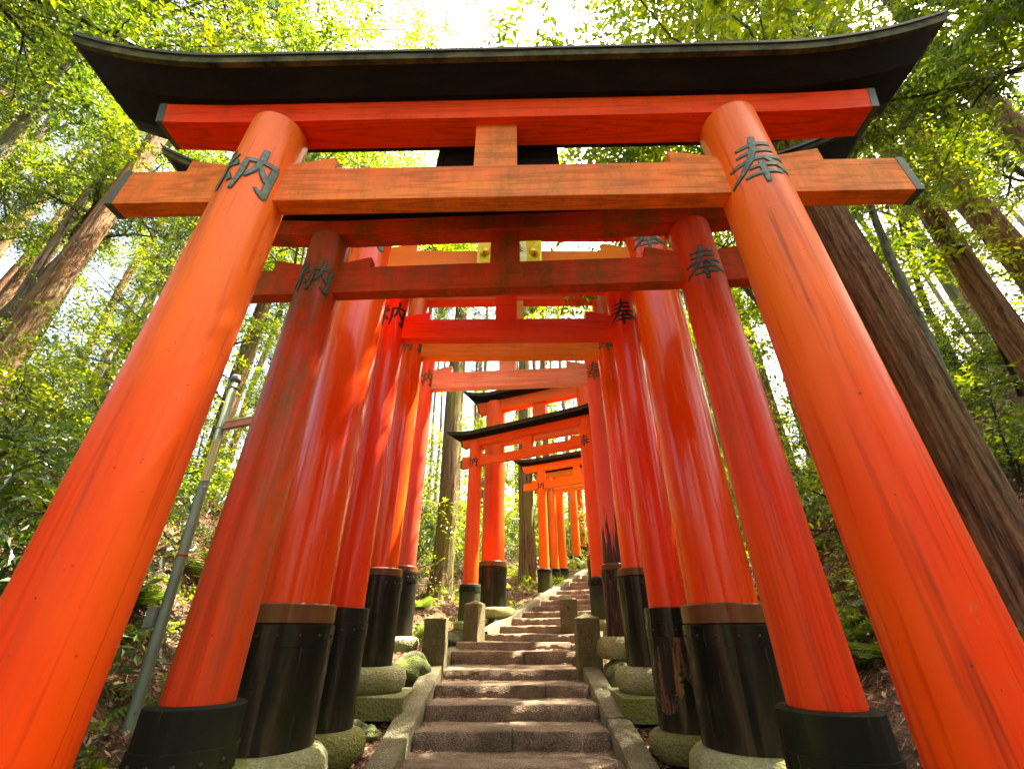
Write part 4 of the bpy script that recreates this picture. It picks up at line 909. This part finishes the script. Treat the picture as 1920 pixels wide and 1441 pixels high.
# --- broadleaf trees
SH = [broadleaf(60, 1.7, .03, .9, 260, 9, .085, 'leaf', 'barkd', .1), broadleaf(61, 1.2, .025, .8, 220, 9, .11, 'leafd', 'barkd', .05, wr=.36),
      broadleaf(62, 2.4, .035, 1.2, 380, 9, .075, 'leafy', 'barkd', .15), broadleaf(63, 1.0, .02, .7, 180, 8, .07, 'leaf', 'barkd', .05)]
BL = [broadleaf(40, 9.5, .12, 2.8, 2400, 11, .10, base=.48), broadleaf(41, 8.5, .10, 2.4, 2000, 11, .10, base=.45), broadleaf(42, 10.5, .13, 3.1, 2700, 11, .11, base=.5),
      broadleaf(43, 5.5, .07, 2.2, 1300, 10, .09, 'leafy', 'barkd', .2), broadleaf(44, 8.0, .09, 2.6, 1800, 11, .095, 'leafy', 'barkd', .4)]
bl = [(-6.6,1.6,0,1.0,'dense'),(-9.2,2.2,2,1.0,''),(-7.4,8.6,1,1.0,''),(-9.4,6.2,0,1.0,''),(-11.2,3.8,2,1.0,''),(-10.8,10.6,1,1.1,''),(-7.4,13.8,1,1.0,''),
      (6.9,1.5,0,.95,''),(9.6,2.4,2,1.0,''),(9.6,8.0,1,.9,''),(12.0,6.0,1,1.0,''),(7.2,13.0,1,1.0,''),(10.4,11.8,2,.9,''),(13.6,8.8,0,1.0,''),(-13.5,7.6,1,1.0,''),
      (-5.4,15.4,3,1.0,''),(-9.4,16.0,4,1.0,''),(-1.0,20.5,4,1.0,''),(-4.2,18.8,3,1.2,''),(1.6,24,3,1.3,''),(5.6,16.6,4,.9,''),(9.6,17.6,1,1.0,''),(4.0,27,2,1.0,''),(11.2,22,3,1.3,''),(-9,22,4,1.1,'')]
BLG = {0:('glossy green evergreen broadleaf tree','mid-green evergreen broadleaf trees'),1:('bushy low-branching evergreen tree','bushy low-branching evergreens'),2:('tall spreading evergreen broadleaf tree','tall spreading evergreens'),
       3:('small bright yellow-green maple','small yellow-green maples'),4:('airy bright yellow-green maple','airy yellow-green maples')}
special = {0:'dense evergreen with dark twisting branches hanging over the left end of the nearest torii roof',1:'tall evergreen filling the top left corner of the photo',
           7:'dark-leaved evergreen with a low hanging spray at the right end of the nearest tie beam',8:'tall evergreen filling the top right corner of the photo'}
for q, (x, y, k, s, _) in enumerate(bl):
    tr, cr = BL[k]; a = rg.uniform(0,6.28)
    if q in special: place_tree('broadleaf_tree', tr, cr, x, y, special[q], 'tree', None, s, a)
    else:
        side = 'on the left slope' if x < -2.5 and y < 11 else ('on the right slope' if x > 2.5 and y < 11 else 'beyond the stairs')
        place_tree('broadleaf_tree', tr, cr, x, y, BLG[k][0]+' growing '+side, 'tree', BLG[k][1]+' '+side, s, a)
# --- the wood goes on behind the viewer
for q, (x, y, k, s) in enumerate(((-3.4,-6,1,1.),(3.6,-7,0,1.),(-7,-4,2,1.),(7.5,-4.5,2,1.),(-11,-1,0,1.1),(11,-1.5,1,1.),(0.5,-12,2,1.),(-5,-12,4,1.),(6,-12,0,1.),(-9,-8,1,1.1),(9.5,-8.5,4,1.1),(-1.5,-17,2,1.1),(3,-18,0,1.2))):
    tr, cr = BL[k]; place_tree('broadleaf_tree', tr, cr, x, y, 'evergreen tree in the wood behind the viewer', 'tree', 'trees behind the viewer', s, q*1.3)
    place_tree('shrub', *SH[q % 4], x*.9+.4, y*.8, 'leafy shrub in the wood behind the viewer', 'shrub', 'shrubs behind the viewer', 2.2, q*1.7)
# --- overhanging branches above the roof (top centre)
tr, cr = broadleaf(50, 9.5, .06, 5.0, 2400, 9, .14, 'leafy', 'barkg', .6, wr=.4)
place_tree('broadleaf_tree', tr, cr, 3.66, 4.3, 'large-leaved tree whose sprays hang above the right half of the black roof', 'tree', None, 1.0, 2.0)
place_tree('broadleaf_tree', tr, cr, 4.2, 4.9, 'large-leaved tree beside the big cedar, its sprays over the right end of the black roof', 'tree', None, .95, 4.1)
tr, cr = broadleaf(51, 11, .065, 3.2, 2000, 11, .09, 'leafy', 'barkg', .6)
place_tree('broadleaf_tree', tr, cr, -3.95, 4.25, 'fine-leaved tree hanging sprays over the middle of the black roof from the left', 'tree', None, .95, 2.5)
place_tree('broadleaf_tree', tr, cr, -3.3, 5.6, 'bright tree with its sprays high over the left middle of the black roof', 'tree', None, 1.0, 5.2)
place_tree('broadleaf_tree', tr, cr, -3.9, 11.8, 'taller fine-leaved bright tree above the left part of the black roof, farther back', 'tree', None, 1.6, 1.0)
tr, cr = broadleaf(53, 9.6, .07, 7.6, 1700, 8, .15, 'leafy', 'barkg', .72, az0=R(172), wr=.38)
place_tree('broadleaf_tree', tr, cr, 4.36, 4.06, 'slim tree beside the big cedar, its boughs reaching over the black roof', 'tree', None, 1.0, 0)
tr, cr = broadleaf(54, 10, .08, 7.0, 1100, 10, .09, 'leafy', 'barkg', .75, az0=R(8), wr=.42)
place_tree('broadleaf_tree', tr, cr, -6.2, 3.0, 'tree standing out of view to the left, its boughs reaching over the black roof', 'tree', None, 1.0, 0)
# --- saplings and shrubs
place_tree('shrub', *SH[1], -3.75, 3.1, 'dark glossy-leaved shrub at the left edge beside the nearest left pillar', 'shrub', None, 1.15, .5)
place_tree('shrub', *SH[1], -4.6, 3.5, 'dark glossy-leaved shrub farther left, half out of the picture', 'shrub', None, 1.2, 2.5)
place_tree('shrub', *SH[1], -3.5, 2.45, 'low dark shrub at the very left edge behind the nearest left pillar', 'shrub', None, .8, 4.0)
SHL = ['green leafy sapling','dark glossy-leaved shrub','slender yellow-green sapling','low small-leaved shrub']
def shrubs(n, xr, yr, where, grp, smin=.8, smax=1.3, d=.55):
    for (x, y) in scatter(n, xr, yr, d):
        k = rg.choice([0,0,2,2,3,1]); place_tree('shrub', *SH[k], x, y, SHL[k]+' '+where, 'shrub', SHL[k]+'s '+where, rg.uniform(smin,smax), rg.uniform(0,6.28))
shrubs(20, (-9,-3.6), (3.6,12), 'on the left slope', '')
shrubs(18, (3.8,10.5), (4.2,12), 'on the right slope', '')
shrubs(36, (-8,9), (12,24), 'beyond the stairs', '', 1.0, 1.8, .8)
# --- ferns
def fern(seed, n=11, L=.45):
    rg_ = np.random.default_rng(seed); V=[]; F=[]; R_=[]; o=0
    for k in range(n):
        az = k*2.4+rg_.uniform(-.3,.3); el = rg_.uniform(.5,1.1); P = [np.zeros(3)]; d = np.array([math.cos(az)*math.cos(el), math.sin(az)*math.cos(el), math.sin(el)])
        m = 14
        for q in range(m): d = d+np.array([0,0,-.085]); d /= np.linalg.norm(d); P.append(P[-1]+d*L/m)
        for q in range(2, m):
            dd = P[q+1 if q < m else m]-P[q]; dd /= np.linalg.norm(dd); sd_ = np.cross(dd,[0,0,1]); sd_ /= np.linalg.norm(sd_)+1e-9
            ln = L*.30*math.sin(math.pi*(q/m)**.7*.98)+.012
            for s in (-1,1):
                b = P[q]; t = b+sd_*s*ln+dd*ln*.35-np.array([0,0,ln*.2]); w_ = dd*L/m*.42
                V += [b-w_, b+w_, t+w_*.3, t-w_*.3]; F.append([o,o+1,o+2,o+3]); o += 4; R_.append(np.clip(rg_.normal(.5,.15),0,1))
    return mesh_np('fronds', np.array(V), np.array(F), M['fern'], smooth=False, rnd=R_)
FE = [fern(1), fern(2, 9, .38), fern(3, 13, .5)]
k = 0
for xr, yr, n_, wh in (((-4.4,-2.35),(3.2,7.5),22,'on the left bank'),((2.35,4.6),(3.8,7.5),14,'on the right bank'),((-4.2,-1.6),(8,12.5),10,'beside the landing')):
    for _ in range(n_):
        x = rg.uniform(*xr); y = rg.uniform(*yr)
        o = link('fern', FE[k % 3], None, (x,y,float(ground_z(x,y))-.01), (rg.uniform(-.15,.15),rg.uniform(-.15,.15),rg.uniform(0,6.28))); s = rg.uniform(.7,1.3); o.scale = (s,s,s)
        tag(o, 'small green fern growing '+wh, 'fern', 'ferns '+wh); k += 1
# --- low ground cover, litter, fallen twigs (uncountable)
rgn = np.random.default_rng(77)
def cover(name, n, xr, yr, k, size, mat, hmax, flat=.6, wr=.5, clump=True, el=(.3,1.2), Lr=(.08,.22), keep=None):
    x = rgn.uniform(*xr, n*3); y = rgn.uniform(*yr, n*3)
    m = ~in_stairs(x, y) & ~((np.abs(x) < 1.2) & (y < 10))
    if clump: m &= (np.sin(x*2.1+y*1.3)+np.sin(x*.9-y*2.7+1)+rgn.normal(0,.5,n*3)) > .2
    if keep is not None: m &= keep(x, y)
    x, y = x[m][:n], y[m][:n]; n = len(x); z = ground_z(x, y)
    a = rgn.uniform(0,6.28,n); e = rgn.uniform(*el, n); D = np.stack([np.cos(a)*np.cos(e), np.sin(a)*np.cos(e), np.sin(e)], -1)
    P = np.stack([x,y,z+rgn.uniform(0,hmax,n)], -1)
    V, F, r = sprays(P, D, rgn.uniform(*Lr,n), k, size, rgn, flat, wr)
    o = link(name, mesh_np(name, V, F, M[mat], smooth=False, rnd=r)); kind(o, 'stuff'); return o
tag(cover('ground_cover', 6500, (-8,-2.2), (2.5,12), 6, .065, 'leafy', .12), 'low leafy ground cover on the left bank', 'ground cover')
tag(cover('ground_cover', 5500, (2.3,9), (3,12), 6, .065, 'leafy', .12), 'low leafy ground cover on the right bank', 'ground cover')
tag(cover('ground_cover', 7000, (-10,12), (10,26), 7, .09, 'leafy', .25, Lr=(.15,.4)), 'bright undergrowth on the forest floor beyond the stairs', 'ground cover')
def litter(n, xr, yr, sr, name, lab, onstair=False):
    x = rgn.uniform(*xr, n*2); y = rgn.uniform(*yr, n*2); m = ~in_stairs(x,y); x, y = x[m][:n], y[m][:n]; n = len(x); z = ground_z(x,y)+.012
    a = rgn.uniform(0,6.28,n); s = rgn.uniform(*sr,n); thin = rgn.random(n) < .6
    w_ = np.where(thin, s*.10, s*.5); s = np.where(thin, s*1.9, s)
    d = np.stack([np.cos(a), np.sin(a), rgn.normal(0,.25,n)], -1); q = np.stack([-np.sin(a), np.cos(a), rgn.normal(0,.3,n)], -1)
    sl_ = (ground_z(x+.02,y)-z+.012)/.02; d[:,2] += d[:,0]*sl_; q[:,2] += q[:,0]*sl_
    P = np.stack([x,y,z+rgn.uniform(0,.02,n)], -1)
    V = np.stack([P-d*s[:,None]/2, P+q*w_[:,None]/2+[0,0,.004], P+d*s[:,None]/2, P-q*w_[:,None]/2], 1).reshape(-1,3)
    o = link(name, mesh_np(name, V, np.arange(n*4).reshape(-1,4), M['litter'], smooth=False, rnd=rgn.random(n))); kind(o,'stuff'); tag(o, lab, 'leaf litter')
litter(26000, (-6.5,-1.15), (2.2,10), (.03,.075), 'leaf_litter', 'brown needles and dead leaves on the left bank')
litter(26000, (1.15,7.5), (2.4,10), (.03,.075), 'leaf_litter', 'brown needles and dead leaves on the right bank')
litter(16000, (-6,8), (9.5,20), (.05,.12), 'leaf_litter', 'reddish needle litter on the forest floor beyond the landing')
# needles caught on the steps
V = []; n_ = 0
for k, (y, z) in enumerate(nose1[3:]):
    k += 3; yn = nose1[k+1][0] if k+1 < len(nose1) else 10.0
    m = 150; xx = rgn.choice([-1,1], m)*np.abs(rgn.beta(2.6,1,m))*.92; yy = y + (yn-y)*(1-rgn.beta(1,2.6,m)*.9); a = rgn.uniform(0,6.28,m); s = rgn.uniform(.02,.06,m)
    d = np.stack([np.cos(a)*s, np.sin(a)*s, np.zeros(m)], -1); q = np.stack([-np.sin(a), np.cos(a), np.zeros(m)], -1)*.003
    P = np.stack([xx,yy,np.full(m, z+.008)+rgn.uniform(0,.006,m)], -1); V.append(np.stack([P-d/2,P+q,P+d/2+[0,0,.006],P-q],1).reshape(-1,3))
V = np.vstack(V); o = link('fallen_needles', mesh_np('fallen_needles', V, np.arange(len(V)).reshape(-1,4), M['litter'], smooth=False, rnd=rgn.random(len(V)//4))); kind(o,'stuff'); tag(o, 'fallen cedar needles caught on the stone steps', 'leaf litter')
# fallen sticks
for k, (x, y, L_, az, lab) in enumerate(((-2.35,3.3,.7,.3,'pale fallen stick lying left of the green sleeve'),(-2.5,3.0,.55,.9,'thin fallen stick nearest the bottom left'),(-3.1,4.9,.9,.6,'long fallen branch on the left bank behind the pole'),
                                  (4.9,5.2,1.3,-.2,'long pale fallen branch on the right bank beside the big cedar'),(4.4,4.6,.8,.4,'short fallen stick on the right bank'),(.15,11.6,.6,1.9,'pale stake leaning beside the thick pillar behind the stone posts'))):
    P = []
    for q in range(8):
        t = q/7*L_; px, py = x+math.cos(az)*t, y+math.sin(az)*t+.03*math.sin(q*1.3+k); P.append((px,py,float(ground_z(px,py))+.03+.012*math.sin(q*2)+ (t*.6 if k == 5 else 0)))
    mb = MB(); mb.tube(P, np.linspace(.014,.006,8)*(2.2 if k in (3,5) else 1), 7); tag(link('fallen_branch', mb.mesh('fallen_branch', M['barkp'])), lab, 'branch')
# --- far wood seen as one mass
x = rgn.uniform(-46,46,60000); y = rgn.uniform(8,58,60000); r_ = np.hypot(x, y); el_ = rgn.uniform(0,1,60000)
m = (r_ > 20) & (r_ < 58); x, y, el_ = x[m][:10000], y[m][:10000], el_[m][:10000]
hh = np.where(el_ < .75, el_*4.5, 3+el_*6); z = ground_z(x,y)+hh; n_ = len(x)
kp = (np.sin(x*.55+1)+np.sin(y*.5)+np.sin((x+y)*.9+hh*.7)+rgn.normal(0,.6,n_)) > -0.5
x, y, z = x[kp], y[kp], z[kp]; n_ = len(x)
D = rgn.normal(0,1,(n_,3)); D[:,2] *= .4
V, F, r_ = sprays(np.stack([x,y,z],-1), D, rgn.uniform(.5,1.0,n_), 9, .34, rgn, .6, .5)
o = link('distant_foliage', mesh_np('distant_foliage', V, F, M['leafy'], smooth=False, rnd=r_)); kind(o,'stuff'); tag(o, 'far hillside foliage showing between the trunks as one mass', 'foliage')
